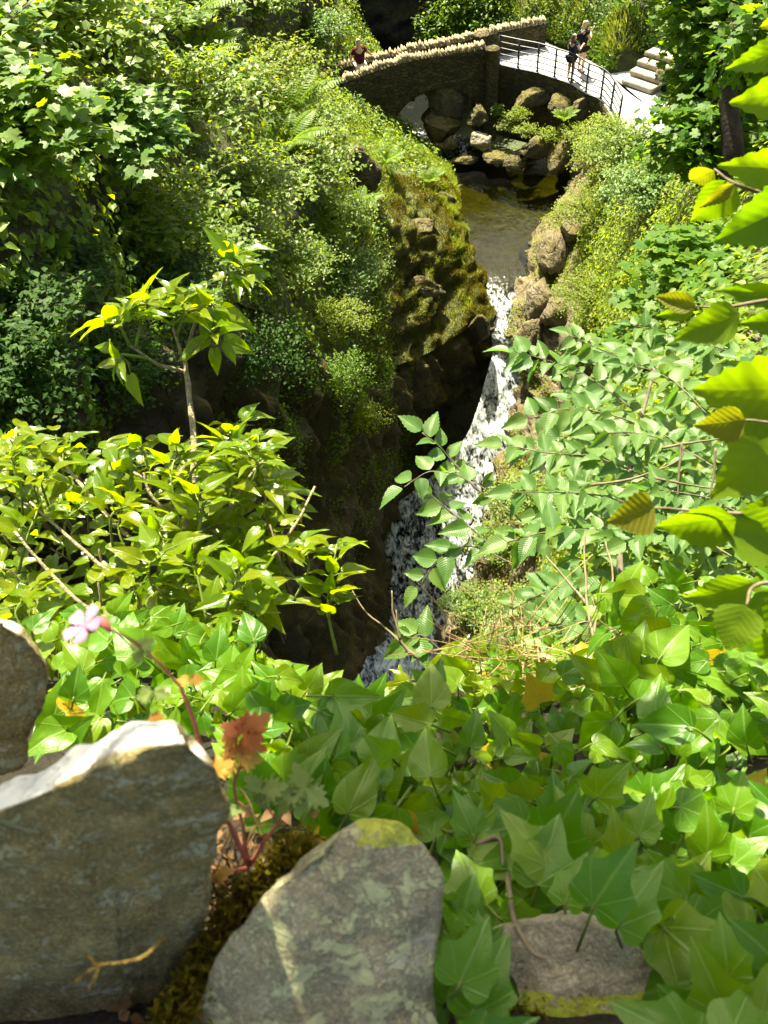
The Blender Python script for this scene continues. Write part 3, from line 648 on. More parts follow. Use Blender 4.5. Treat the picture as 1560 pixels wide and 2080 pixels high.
# bank behind the path and the hillside upstream of the bridge
base = np.array([atz(940, 40, 0), atz(1000, 38, 0)] + [p + np.array([.05, .08, -.05]) + (np.array([1.35, 1.0, 0]) if k in (6, 7) else np.array([.5, .4, 0]) if k == 8 else 0) for k, p in enumerate(PB)] + [atz(1420, 330, 0)])
out = nrm(np.array([.35, 1, 0]))
FBk = loft(np.stack([base, base + out * .5 + [0, 0, .7], base + out * 1.4 + [.3, 0, 1.9], base + out * 3.5 + [1, 0, 3.2], base + out * 9 + [2, 0, 6], base + out * 30 + [3, 0, 14]], 1), 120, 90)
FBk = FBk + (0.22 * fbm(FBk * 1.5, 4))[..., None] * np.array([.2, -.6, .6]) * np.clip(np.arange(90) / 8., 0, 1)[None, :, None]
FBN = gnormals(FBk); FBN *= np.sign(FBN[..., 2:3] + 1e-6)
tag(obj('path_bank', mk_mesh('path_bank', FBk.reshape(-1, 3), grid_faces(120, 90)), M['bank']), kind='structure')

hc = np.array([[(x, 36.6 + .5 * math.sin(x * 1.3) - .12 * abs(x - 2), -3.2), (x, 36.9, .2), (x, 36.3, 3.0), (x, 37.2, 6.2), (x, 44, 8.0)] for x in (-9, -5, -2, 1, 3, 5, 8, 12)], float)
HG = loft(hc, 120, 90); HG = HG + (0.9 * (.4 - np.abs(fbm(HG * .7, 4)) * 1.8))[..., None] * np.array([0, -1, .2])
tag(obj('upstream_cliff', mk_mesh('upstream_cliff', HG.reshape(-1, 3), grid_faces(120, 90)), M['cliff']), kind='structure')

# ------------------------------------------------------------------ leaf shapes (x across, y along, z normal; uv = x, y)
def lf_simple(w=.5, fold=.12, curl=.12):                       # 4 triangles: far foliage
    V = np.array([(0, 0, 0), (-w / 2, .42, fold), (0, .5, 0), (w / 2, .42, fold), (0, 1, -curl)], float)
    return V, np.array([(0, 2, 1), (0, 3, 2), (1, 2, 4), (2, 3, 4)]), V[:, :2].copy()
def lf_ovate(w=.6, n=6, fold=.10, curl=.15, point=1.6, serr=0.0, wave=0.0, base=.55):
    y = np.linspace(0, 1, n + 1); prof = np.sin(np.pi * y ** base) ** .9 * (1 - y ** (point * 3) * .35); prof[0] = 0.02; prof[-1] = 0
    prof = prof / prof.max() * w / 2
    V = []; 
    for i, (yy, p) in enumerate(zip(y, prof)):
        s = 1 + (serr if i % 2 else -serr); z = -curl * yy * yy; wv = wave * math.sin(yy * 9)
        V += [(-p * s, yy + .03 * (i % 2) * (serr > 0), z + fold * p / w * 2 + wv), (-p * .5, yy, z + fold * .42 * p / w * 2), (0, yy, z), (p * .5, yy, z + fold * .42 * p / w * 2), (p * s, yy + .03 * (i % 2) * (serr > 0), z + fold * p / w * 2 - wv)]
    V = np.array(V); F = []
    for i in range(n):
        for j in range(4):
            a = i * 5 + j; F += [(a, a + 1, a + 6), (a, a + 6, a + 5)]
    return V, np.array(F), V[:, :2] / np.array([1.0, 1.0])
def lf_lobed(pts, fine=1, fold=.08, curl=.12, rings=(.35, .7, 1.0)):        # right-half outline (x,y), mirrored; fan with rings from the petiole
    R = np.array(pts, float); out = np.concatenate([R, (R[1:-1] * [-1, 1])[::-1]])
    if fine > 1:
        c = np.concatenate([out, out[:1]]); out = np.concatenate([np.linspace(c[i], c[i + 1], fine, endpoint=False) for i in range(len(out))])
        k = len(out); sm = out.copy(); sm = out.copy()
        for _ in range(fine - 1): sm = .5 * sm + .25 * np.roll(sm, 1, 0) + .25 * np.roll(sm, -1, 0)
        tip = np.argmin(np.abs(out - out[np.argmax(out[:, 1])]).sum(1)); sm[tip] = out[tip]; out = sm
    c0 = np.array([0, .12]); n = len(out); V = [np.array([0, .12, 0])]
    F = []
    for k, r in enumerate(rings):
        p = c0 + (out - c0) * r
        z = fold * np.abs(p[:, 0]) - curl * (p[:, 1] ** 2) - .25 * curl * np.abs(p[:, 0]) ** 2
        V += list(np.column_stack([p, z]))
        for j in range(n):
            a = 1 + k * n + j; b = 1 + k * n + (j + 1) % n
            if k == 0: F.append((0, b, a))
            else: F += [(a - n, b - n, b), (a - n, b, a)]
    V = np.array(V); return V, np.array(F), V[:, :2].copy()
SYC = [(0, 0.02), (.16, -.03), (.34, .02), (.30, .16), (.56, .30), (.46, .40), (.52, .62), (.34, .56), (.17, .60), (.16, .82), (0, 1.0)]
IVYJ = [(0, .03), (.14, -.10), (.30, -.09), (.43, .02), (.42, .17), (.41, .27), (.50, .42), (.37, .47), (.25, .55), (.16, .76), (0, 1.0)]
IVYA = [(0, .02), (.13, -.06), (.28, -.03), (.40, .11), (.43, .27), (.37, .43), (.26, .60), (.13, .80), (0, 1.0)]
T = {}
T['simple'] = lf_simple(.62, .10, .10); T['narrow'] = lf_simple(.32, .06, .15); T['round'] = lf_simple(.85, .08, .06)
T['ovate'] = lf_ovate(.62, 4, .10, .15)
T['syc'] = lf_lobed(SYC, 1, .08, .12, (1.0,)); T['ivyfar'] = lf_lobed(IVYA, 1, .15, .2, (1.0,))
def put(acc, tpl, P, D, N, S):                              # many leaves at once
    V, F, U = T[tpl] if isinstance(tpl, str) else tpl
    P = np.asarray(P, float); D = nrm(D); N = np.asarray(N, float); N = nrm(N - (N * D).sum(-1, keepdims=True) * D); X = np.cross(D, N)
    S = np.broadcast_to(np.asarray(S, float), (len(P),))[:, None, None]
    W = P[:, None] + S * (V[None, :, :1] * X[:, None] + V[None, :, 1:2] * D[:, None] + V[None, :, 2:] * N[:, None])
    n = len(P); k = len(V)
    FF = (F[None] + (np.arange(n) * k)[:, None, None]).reshape(-1, 3)
    acc.add(W.reshape(-1, 3), FF, np.tile(U, (n, 1)))
UPV = np.array([0, 0, 1.0])
def rndv(n, r): return nrm(r.normal(size=(n, 3)))

def shrub(label, cat, base, cen, rad, leaf, size, mat, twigs=60, per=14, seed=0, name='shrub', group=None, flat=1.0, hemi=-.25, stem_mat='bark', lump=.35, droop=.25, sz_var=.35, stems=True, inner=.25):
    """twigs fan out from the base to a lumpy volume; leaves sit alternately along the twigs, blades turned to the light"""
    r = np.random.default_rng(seed); base = np.asarray(base, float); cen = np.asarray(cen, float); rad = np.asarray(rad, float) * np.ones(3)
    d = rndv(twigs * 3, r); d = d[d[:, 2] > hemi][:twigs]; n = len(d)
    k = 1 + lump * fbm(d * 1.8 + seed, 2) * 2
    end = cen + d * rad * (k * r.uniform(.72, 1.0, n) ** .6)[:, None]
    st = base + (cen - base) * r.uniform(.2, .9, n)[:, None] + rndv(n, r) * rad * inner * .4
    mid = .5 * (st + end) + UPV * (rad[2] * .18) + rndv(n, r) * rad * .1
    a = Acc(); tt = np.linspace(.28, 1, per)
    for sgn, sub in ((1, tt[0::2]), (-1, tt[1::2])):
        for t_ in sub:
            tj = np.clip(t_ + r.uniform(-.03, .03, n), 0, 1)[:, None]
            p = (1 - tj) ** 2 * st + 2 * tj * (1 - tj) * mid + tj ** 2 * end
            tan = nrm(2 * (1 - tj) * (mid - st) + 2 * tj * (end - mid))
            side = nrm(np.cross(tan, UPV)) * sgn
            D = tan * r.uniform(.2, .9, (n, 1)) + side * 1.0 + r.normal(size=(n, 3)) * .35 - UPV * droop * r.uniform(0, 1.6, (n, 1))
            N = UPV * flat + SUNV * .35 + r.normal(size=(n, 3)) * .27 + d * .25
            put(a, leaf, p + r.normal(size=(n, 3)) * size * .25, D, N, size * r.uniform(1 - sz_var, 1 + sz_var * .6, n))
    root = thing(name, label, cat, group, base)
    child('foliage', a.mesh('foliage'), M[mat], root, 'stuff')
    if stems:
        b = Acc(); tk = np.linspace(0, 1, 5)[:, None]
        for i in range(0, n, 2):
            p = (1 - tk) ** 2 * st[i] + 2 * tk * (1 - tk) * mid[i] + tk ** 2 * end[i]; b.add(*tube(p, np.linspace(size * .07, size * .025, 5), 3))
        for i in range(0, n, max(1, n // 7)): b.add(*tube(catmull([base, .5 * (base + st[i]) + rndv(1, r)[0] * rad * .06, st[i]], 6), np.linspace(rad[0] * .03, size * .07, 6), 5))
        child('stem', b.mesh('stem'), M[stem_mat], root)
    return root

def near_on(G, N, px, py, dp=None):                                   # point of a bank seen in that direction
    S = getattr(near_on, 'c', {}); key = id(G)
    if key not in S:
        v = G.reshape(-1, 3) - CAM; z = v @ FW; S[key] = np.stack([780 + FP * (v @ RT) / z, 1040 - FP * (v @ UP) / z, z], -1); near_on.c = S
    q = S[key]; d = np.hypot(q[:, 0] - px, q[:, 1] - py) + (q[:, 2] < 1) * 1e6
    c = np.where(d < d.min() + 25)[0]; i = c[np.argmin(q[c, 2])] if dp is None else c[np.argmin(np.abs(q[c, 2] - dp))]
    return G.reshape(-1, 3)[i], N.reshape(-1, 3)[i]

# ------------------------------------------------------------------ shrubs and saplings on the left slope
def lshrub(label, px, py, rad, leaf, size, mat, tw, per, seed, lift=.55, cat='shrub', name='shrub', grp='shrubs on the left slope', **kw):
    p, n = near_on(LG, LN, px, py); rad = np.asarray(rad) * np.ones(3)
    toC = nrm(CAM - p)
    return shrub(label, cat, p - n * .1, p + n * rad[0] * lift + UPV * rad[2] * .15 + toC * rad[0] * .1, rad, leaf, size, mat, tw, per, seed, name, grp, **kw)
LS = [
 ("leafy hazel spray hanging in at the top left corner", 60, 60, (1.15, 1.15, .8), 'round', .115, 'hedge', 150, 16, 1),
 ("dense round-leaved shrub left of the upper ferns", 250, 110, (1.3, 1.2, .9), 'round', .105, 'hedge', 180, 16, 2),
 ("shaded broad-leaved sapling at the left edge", 40, 330, (.8, .8, .7), 'syc', .13, 'mid', 90, 12, 3),
 ("pale-leaved sycamore sapling over the dark hollow", 230, 300, (.85, .85, .55), 'syc', .13, 'cool', 110, 12, 4),
 ("bright hazel bush in the middle of the left slope", 400, 230, (1.5, 1.4, 1.0), 'simple', .11, 'hedge', 230, 16, 5),
 ("yellow-tipped shrub below the grey bank boulder", 530, 150, (1.5, 1.4, .9), 'simple', .10, 'lime', 220, 16, 6),
 ("glossy hazel bush above the ivy stem", 330, 420, (1.05, 1.0, .75), 'simple', .095, 'hedge', 170, 16, 7),
 ("spreading bramble thicket on the steep left slope", 480, 380, (1.35, 1.3, .8), 'simple', .085, 'hedge', 260, 16, 8),
 ("dark bramble hanging over the shaded cliff", 420, 520, (.9, .9, .6), 'simple', .08, 'mid', 170, 14, 9),
 ("loose bramble right of the ivy stem's crown", 560, 520, (1.0, .9, .6), 'round', .085, 'hedge', 150, 14, 10),
 ("leafy shrub beside the moss-draped block", 620, 330, (1.3, 1.3, .8), 'simple', .10, 'hedge', 220, 16, 11),
 ("bluish-leaved shrub under the moss-draped block", 690, 440, (1.0, 1.0, .6), 'simple', .075, 'hedge', 240, 14, 12),
 ("small-leaved bush spilling down the left cliff", 720, 560, (1.1, .9, .8), 'simple', .06, 'cool', 300, 14, 13),
 ("lime-green bush at the cliff's lower lip", 690, 660, (1.0, .7, .8), 'simple', .055, 'lime', 280, 14, 14),
 ("feathery hanging bush on the dark cliff face", 620, 560, (.9, .8, .8), 'simple', .065, 'hedge', 240, 14, 15),
 ("shrub below the boulder by the bridge", 660, 240, (1.1, 1.1, .7), 'simple', .09, 'hedge', 170, 14, 16),
 ("rounded leafy bush above the grey bank boulder", 650, 92, (1.3, 1.0, .55), 'simple', .10, 'cool', 200, 14, 17),
 ("tall bush at the top of the left slope", 430, 30, (1.7, 1.5, .9), 'simple', .12, 'hedge', 170, 14, 18),
 ("green bush between the ferns and the hollow", 560, 30, (1.6, 1.4, 1.0), 'simple', .13, 'hedge', 170, 14, 19),
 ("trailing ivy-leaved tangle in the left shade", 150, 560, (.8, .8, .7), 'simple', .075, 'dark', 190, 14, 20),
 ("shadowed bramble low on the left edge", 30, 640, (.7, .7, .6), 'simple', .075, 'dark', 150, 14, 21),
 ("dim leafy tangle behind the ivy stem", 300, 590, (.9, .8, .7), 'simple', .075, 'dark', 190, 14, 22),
 ("tuft of leaves growing at the bridge's left end", 725, 205, (.55, .5, .5), 'simple', .08, 'cool', 110, 12, 23),
 ("sprig of shrub at the upper left frame edge", -60, 180, (.9, .9, .7), 'round', .12, 'mid', 110, 14, 24),
]
for a in LS:
    a = list(a); tall = a[9] in (1, 3, 4, 24, 17); a[5] *= 1.15; a[7] = int(a[7] * .85); a[3] = tuple(np.array(a[3]) * ([1, 1, 1] if tall else [1.05, 1.05, .55])); lshrub(*a, lift=.55 if tall else .22)

# hanging plants on the cliff face
CLN = CN
for i, (px, py, rad, size, mat, tw, label) in enumerate([
    (700, 780, (.7, .5, .9), .05, 'mid', 200, "curtain of small leaves hanging down the cliff"),
    (760, 870, (.5, .4, .8), .05, 'lime', 130, "mossy trailing plant low on the cliff corner"),
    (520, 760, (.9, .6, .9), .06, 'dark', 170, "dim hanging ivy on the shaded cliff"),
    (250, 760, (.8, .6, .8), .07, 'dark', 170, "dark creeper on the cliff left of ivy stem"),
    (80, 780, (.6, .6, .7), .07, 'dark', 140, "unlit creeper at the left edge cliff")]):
    p, n = near_on(CG, CLN, px, py)
    shrub(label, 'plant', p - n * .1, p + n * .25, rad, 'simple', size, mat, tw, 12, 60 + i, 'hanging_plant', 'plants hanging on the left cliff', stems=False, droop=.8)

# ------------------------------------------------------------------ ground cover (uncountable)
def cover(name, label, cat, G, N, mask, n, tpl, size, mat, seed, upn=1.0, stand=.2, jit=.5, lift=0.0):
    r = np.random.default_rng(seed); idx = np.argwhere(mask); k = idx[r.integers(0, len(idx), n)]
    a_, b_ = k[:, 0], k[:, 1]; u = r.uniform(0, 1, (n, 1)); v = r.uniform(0, 1, (n, 1))
    P = G[a_, b_] * (1 - u) * (1 - v) + G[a_ + 1, b_] * u * (1 - v) + G[a_, b_ + 1] * (1 - u) * v + G[a_ + 1, b_ + 1] * u * v
    Nn = N[a_, b_]
    D = r.normal(size=(n, 3)); D = nrm(D - (D * Nn).sum(-1, keepdims=True) * Nn) * (1 - stand) + (UPV * .7 + Nn * .6) * stand
    NN = Nn * .6 + UPV * upn + r.normal(size=(n, 3)) * jit
    acc = Acc(); put(acc, tpl, P + Nn * (lift * r.uniform(0, 1, (n, 1))), D + r.normal(size=(n, 3)) * .1, NN, size * r.uniform(.5, 1.25, n))
    o = obj(name, acc.mesh(name), M[mat]); return tag(o, label, cat, kind='stuff')
def scr(G):
    v = G - CAM; z = v @ FW; return 780 + FP * (v @ RT) / np.maximum(z, .01), 1040 - FP * (v @ UP) / np.maximum(z, .01), z
blade = (np.array([(-.03, 0, 0), (.03, 0, 0), (.025, .5, .05), (-.025, .5, .05), (0, 1, .25)], float), np.array([(0, 1, 2), (0, 2, 3), (3, 2, 4)]), np.zeros((5, 2)))
tuft = (np.array([(-.18, 0, 0), (.18, 0, 0), (0, 1, .1)], float), np.array([(0, 1, 2)]), np.zeros((3, 2)))
T['blade'] = blade; T['tuft'] = tuft
lx, ly, lz = scr(LG); inner = np.zeros(LG.shape[:2], bool); inner[:-1, :-1] = True
vis = inner & (lx > -150) & (lx < 1050) & (ly > -120) & (ly < 850) & (lz > 2)
ns = fbm(LG * .9 + 3, 3)
lip = vis & (lx > 620) & (ly > 200)
cover('ground_cover', 'low leafy ground cover across the left slope', 'ground cover', LG, LN, vis & ~((lx > 770) & (ly > 360)), 16000, 'simple', .12, 'hedge', 5, lift=.25)
cover('ground_cover', 'bright broad-leaved carpet over the sunlit left slope', 'ground cover', LG, LN, vis & ~((lx > 770) & (ly > 330)) & (fbm(LG * .55 + 11, 3) > -.12), 15000, 'ovate', .13, 'hedge', 18, 1.3, .25, .35, .45)
cover('ground_cover', 'yellowish leaf drifts on the upper left slope', 'ground cover', LG, LN, vis & (ly < 420) & (lx > 250) & (lx < 760) & (fbm(LG * .6 + 31, 3) > .02), 8000, 'ovate', .11, 'lime', 19, 1.3, .25, .35, .5)
cover('ground_cover', 'lime-green low herbs on the lip above the pool', 'ground cover', LG, LN, lip & (ns > -.15) & ~((lx > 800) & (ly > 420)), 20000, 'simple', .055, 'lime', 6, lift=.10)
cover('grass', 'sunlit grass fringe along the left bank of pool', 'grass', LG, LN, lip & (ns > -.05) & (lx > 690) & ~((lx > 790) & (ly > 400)), 18000, 'blade', .22, 'grass', 7, .2, .75, .8)
cover('grass', 'tufts of grass on the mossy promontory', 'grass', LG, LN, lip & (lx > 790) & (ly > 400) & (fbm(LG * 1.3 + 8, 3) > .10), 7000, 'blade', .16, 'grass', 17, .2, .75, .8)
cover('moss', 'golden brown moss on the rocky promontory', 'moss', LG, LN, lip & (lx > 740) & (ly > 360), 90000, 'tuft', .06, 'moss', 8, .2, .9, .8)
cx, cy, cz = scr(CG); cin = np.zeros(CG.shape[:2], bool); cin[:-1, :-1] = True
cmask = cin & (fbm(CG * 1.1, 3) + .35 * CN[..., 2] > -.02) & (cx > 560) & (cx < 1040) & (cy < 1000)
cover('moss', 'brown moss clinging to the gorge cliff', 'moss', CG, CN, cmask, 46000, 'tuft', .045, 'moss', 9, .1, .8, .8)
cleaf = cin & (fbm(CG * .7 + 9, 3) > .02) & (cx > -100) & (cx < 830) & (cy < 1150)
cover('cliff_leaves', 'small dark leaves scattered over the shaded cliff', 'ground cover', CG, CN, cleaf, 16000, 'simple', .08, 'mid', 10, .5, .2, .6, .12)
rx_, ry_, rz_ = scr(RG); rin = np.zeros(RG.shape[:2], bool); rin[:-1, :-1] = True
rmask = rin & (np.arange(170)[None, :] > 64) & (rx_ > 950) & (rx_ < 1700) & (ry_ < 1500)
cover('ground_cover', 'mixed low herbs covering the right bank', 'ground cover', RG, RN, rmask, 30000, 'ovate', .10, 'hedge', 11, 1.3, .25, .35, .3)
cover('ground_cover', 'lime-green herbs clothing the right bank crest', 'ground cover', RG, RN, rmask & (np.arange(170)[None, :] < 110) & (rz_ > 12), 26000, 'ovate', .085, 'lime', 21, 1.3, .25, .35, .35)
rm2 = rin & (np.arange(170)[None, :] > 34) & (np.arange(170)[None, :] < 70) & (fbm(RG * 1.2, 3) > .04) & (rx_ > 850)
cover('ground_cover', 'yellow-green herbs on ledges of the right cliff', 'ground cover', RG, RN, rm2, 14000, 'simple', .06, 'lime', 12, lift=.10)
cover('moss', 'brown moss streaking the right cliff', 'moss', RG, RN, rin & (np.arange(170)[None, :] < 60) & (np.arange(170)[None, :] > 18) & (fbm(RG * 1.3 + 4, 3) > .10), 16000, 'tuft', .04, 'moss', 13, .1, .8, .8)
fx_, fy_, fz_ = scr(FBk); fin = np.zeros(FBk.shape[:2], bool); fin[:-1, 3:-1] = True
fm = fin & (fy_ > -250) & (fx_ > 800) & ~((fx_ > 1250) & (fx_ < 1350) & (fy_ > 110) & (fy_ < 215))
cover('ground_cover', 'dry grass and herbs on the bank behind the path', 'ground cover', FBk, FBN, fm & (fbm(FBk * .8, 2) > -.1), 16000, 'blade', .28, 'grass', 14, .2, .8, .8)
cover('ground_cover', 'leafy herbs on the bank behind the path', 'ground cover', FBk, FBN, fm & (fbm(FBk * .8, 2) < .05), 16000, 'simple', .10, 'mid', 15, lift=.2)

# ------------------------------------------------------------------ ferns
def fern(label, px, py, G, N, L, fronds, seed, mat='fern', pos=None, group='ferns on the banks'):
    r = np.random.default_rng(seed); p, n = near_on(G, N, px, py) if pos is None else (np.asarray(pos, float), UPV)
    root = thing('fern', label, 'fern', group, p)
    for k in range(fronds):
        az = 2 * math.pi * k / fronds + r.uniform(-.3, .3); out = np.array([math.cos(az), math.sin(az), 0]); l = L * r.uniform(.75, 1.1)
        P0 = p + n * .02; P1 = P0 + (out * .35 + UPV * .55 + n * .25) * l; P2 = P0 + (out * .95 + UPV * .42 + n * .3) * l
        t_ = np.linspace(0, 1, 24)[:, None]; C = (1 - t_) ** 2 * P0 + 2 * t_ * (1 - t_) * P1 + t_ ** 2 * P2
        tan = nrm(np.gradient(C, axis=0)); side = nrm(np.cross(tan, UPV)); nn = np.cross(side, tan)
        a = Acc(); a.add(*tube(C, np.linspace(.006, .002, 24) * L / .6, 3), np.zeros((24 * 3 + 2, 2)))
        wl = np.sin(np.pi * np.clip(t_[:, 0] * .93 + .05, 0, 1)) ** .8 * .26 * l + .02
        for s in (1, -1): put(a, 'narrow', C[3:], side[3:] * s + tan[3:] * .35 - UPV * .1, nn[3:] + r.normal(size=(21, 3)) * .08, wl[3:])
        child('frond', a.mesh('frond'), M[mat], root)
    return root
fern("large arching fern below the grey bank boulder", 605, 235, LG, LN, 1.25, 12, 1)
fern("lush fern under the first, lower on the slope", 590, 290, LG, LN, 1.1, 11, 2)
fern("upright fern at the top of the left slope", 400, 70, LG, LN, 1.1, 11, 3)
fern("pale fern among the herbs at slope's crest", 420, 120, LG, LN, .9, 10, 4)
fern("small fern below the moss-draped block", 735, 420, LG, LN, .7, 9, 5)
fern("light green fern on the grassy lip", 800, 330, LG, LN, .7, 9, 6)
fern("little fern tuft at the pool's left edge", 890, 360, LG, LN, .5, 8, 7)
fern("yellow-green fern right of the orange-mossed rock", 1150, 250, RG, RN, .5, 9, 8, pos=atd(1145, 250, 27))
fern("fern hanging in the shade left of ivy stem", 130, 560, LG, LN, .55, 8, 9)
fern("small fern in the dark left hollow", 110, 690, CG, CN, .5, 8, 10)

# ------------------------------------------------------------------ right bank shrubs and sycamores
def rshrub(label, px, py, rad, leaf, size, mat, tw, per, seed, lift=.5, cat='shrub', name='shrub', grp='shrubs on the right bank', **kw):
    p, n = near_on(RG, RN, px, py, RD[seed]); rad = np.asarray(rad) * np.ones(3)
    return shrub(label, cat, p - n * .1, p + n * rad[0] * lift + UPV * rad[2] * .15, rad, leaf, size, mat, tw, per, seed, name, grp, **kw)
RD = {45: 25, 46: 25, 47: 23, 31: 25, 32: 26, 33: 22.5, 34: 17, 35: 15, 36: 19.5, 37: 15, 38: 10, 39: 22, 40: 8, 41: 22, 42: 13, 43: 8, 44: 17}
RS = [
 ("lime shrub overhanging the right side of pool", 1262, 372, (.95, .95, .65), 'simple', .085, 'lime', 240, 14, 31),
 ("pale bush in front of the railing's lower end", 1275, 285, (.8, .8, .6), 'simple', .085, 'lime', 200, 14, 32),
 ("fine-leaved bush on top of right cliff", 1240, 460, (1.0, 1.0, .7), 'simple', .065, 'lime', 260, 14, 33),
 ("blue-green bush in the shade of the sycamore", 1370, 400, (1.1, 1.0, .7), 'simple', .085, 'cool', 230, 14, 34),
 ("dark shaded bush under the sycamore trunk", 1450, 330, (1.1, 1.0, .8), 'simple', .09, 'dark', 200, 14, 35),
 ("bright small-leaved shrub above the tan rocks", 1240, 620, (.95, .9, .6), 'simple', .055, 'lime', 300, 14, 36),
 ("yellow-green bush between sycamore sprays", 1330, 640, (.8, .8, .55), 'simple', .055, 'lime', 240, 14, 37),
 ("shady bush right of the sycamore sprays", 1500, 560, (.7, .7, .5), 'simple', .07, 'mid', 170, 14, 38),
 ("leafy bush at the head of right cliff", 1300, 350, (1.1, 1.0, .7), 'simple', .09, 'hedge', 230, 14, 39),
 ("narrow-leaved shrub by the right frame edge", 1500, 700, (.55, .5, .45), 'narrow', .10, 'lime', 150, 14, 40),
 ("low herbs bush below the elm boughs", 1130, 1060, (1.3, 1.2, .8), 'simple', .09, 'hedge', 260, 14, 41),
 ("broad green bush beneath the elm boughs", 1290, 950, (1.0, 1.0, .7), 'simple', .075, 'mid', 230, 14, 42),
 ("shaded undergrowth bush behind the right ivy", 1350, 1150, (.7, .7, .5), 'simple', .06, 'mid', 220, 14, 43),
 ("small bush on the brink right of the chute", 1040, 1130, (.9, .8, .6), 'simple', .085, 'hedge', 170, 12, 45),
 ("bush hanging over the foot of the chute", 1000, 1260, (1.0, .9, .6), 'simple', .085, 'mid', 170, 12, 46),
 ("herbs on the ledge right of the upper chute", 1090, 960, (.8, .8, .5), 'simple', .075, 'lime', 150, 12, 47),
 ("leafy bush low on the right bank", 1130, 1270, (1.2, 1.1, .8), 'simple', .075, 'hedge', 240, 14, 44),
]
for a in RS: rshrub(*a)

def tree(label, base, crownc, rad, leaf, size, mat, tw, per, seed, trunk_r=.15, group=None, trunk_pts=None, boughs=(), stem_mat='bark_dark', flat=1.0, lump=.35, name='tree'):
    r = np.random.default_rng(seed); base = np.asarray(base, float); crownc = np.asarray(crownc, float)
    root = thing(name, label, 'tree', group, base)
    tp = catmull(np.array(trunk_pts if trunk_pts is not None else [base - [0, 0, .4], .5 * (base + crownc) + rndv(1, r)[0] * .3, crownc]), 16)
    a = Acc(); a.add(*tube(tp, np.linspace(trunk_r, trunk_r * .35, 16), 9))
    cr = [(crownc, np.asarray(rad) * np.ones(3), tw)] + [(np.asarray(c, float), np.asarray(q) * np.ones(3), n_) for c, q, n_ in boughs]
    fa = Acc(); lim = Acc()
    for c, q, nt_ in cr:
        st = tp[10]; lim.add(*tube(catmull([st, .5 * (st + c) + [0, 0, .2], c], 8), np.linspace(trunk_r * .45, .02, 8), 6))
        d = rndv(nt_, r); k = 1 + lump * fbm(d * 1.7 + seed, 2) * 2; e = c + d * q * (k * r.uniform(.35, 1, nt_) ** .5)[:, None]
        s_ = c + (e - c) * r.uniform(.1, .4, (nt_, 1))
        for i in range(0, nt_, 3): lim.add(*tube([s_[i], .5 * (s_[i] + e[i]) + [0, 0, .05], e[i]], [.018, .012, .005], 3))
        for sgn in (1, -1):
            for t_ in np.linspace(.2, 1, per // 2):
                p = s_ + (e - s_) * np.clip(t_ + r.uniform(-.05, .05, (nt_, 1)), 0, 1); tan = nrm(e - s_); side = nrm(np.cross(tan, UPV)) * sgn
                D = tan * .6 + side + r.normal(size=(nt_, 3)) * .4 - UPV * r.uniform(0, .6, (nt_, 1)); N = UPV * flat + SUNV * .3 + r.normal(size=(nt_, 3)) * .4
                put(fa, leaf, p + r.normal(size=(nt_, 3)) * size * .4, D, N, size * r.uniform(.6, 1.15, nt_))
    child('trunk', a.mesh('trunk'), M[stem_mat], root); child('limb', lim.mesh('limb'), M[stem_mat], root); child('crown', fa.mesh('crown'), M[mat], root, 'stuff')
    return root
# sycamore with the dark leaning trunk at top right
tb = atd(1490, 330, 10.5); tm = atd(1478, 170, 10.2); tt_ = atd(1520, 20, 9.6); tz = atd(1560, -200, 9)
tree("sycamore with dark leaning trunk on the right bank", tb, atd(1500, 60, 11), (1.0, 1.0, 1.0), 'syc', .15, 'syc', 260, 12, 71, .17, trunk_pts=[tb - [0, 0, .8], tb, tm, tt_, tz],
     boughs=[(atd(1425, 10, 13), (.7, .7, .8), 130), (atd(1440, 175, 12), (.7, .7, .6), 120), (atd(1500, 200, 11.8), (1.0, 1, .7), 110), (atd(1430, 270, 11), (.8, .8, .6), 110), (atd(1560, 60, 8.6), (.7, .7, .6), 60), (atd(1460, -80, 11), (1.4, 1.3, .8), 160)])
for i, (px, py, d, rad, tw, lab) in enumerate([(1400, 520, 7.5, (.55, .5, .22), 50, "sycamore sapling with pale sunlit palmate leaves"), (1330, 575, 8.2, (.5, .45, .2), 40, "low sycamore sapling over the dark gap"), (1480, 620, 7, (.45, .4, .2), 40, "sycamore sapling behind the right hazel leaves"), (1290, 700, 8.5, (.4, .35, .18), 30, "small sycamore spray by the tan rocks")]):
    c = atd(px, py, d); p, n = near_on(RG, RN, px + 40, py + 60)
    shrub(lab, 'sapling', p, c, rad, 'syc', .13, 'syc', tw, 10, 80 + i, 'sycamore_sapling', 'sycamore saplings on the right bank', hemi=-.6, flat=1.6)

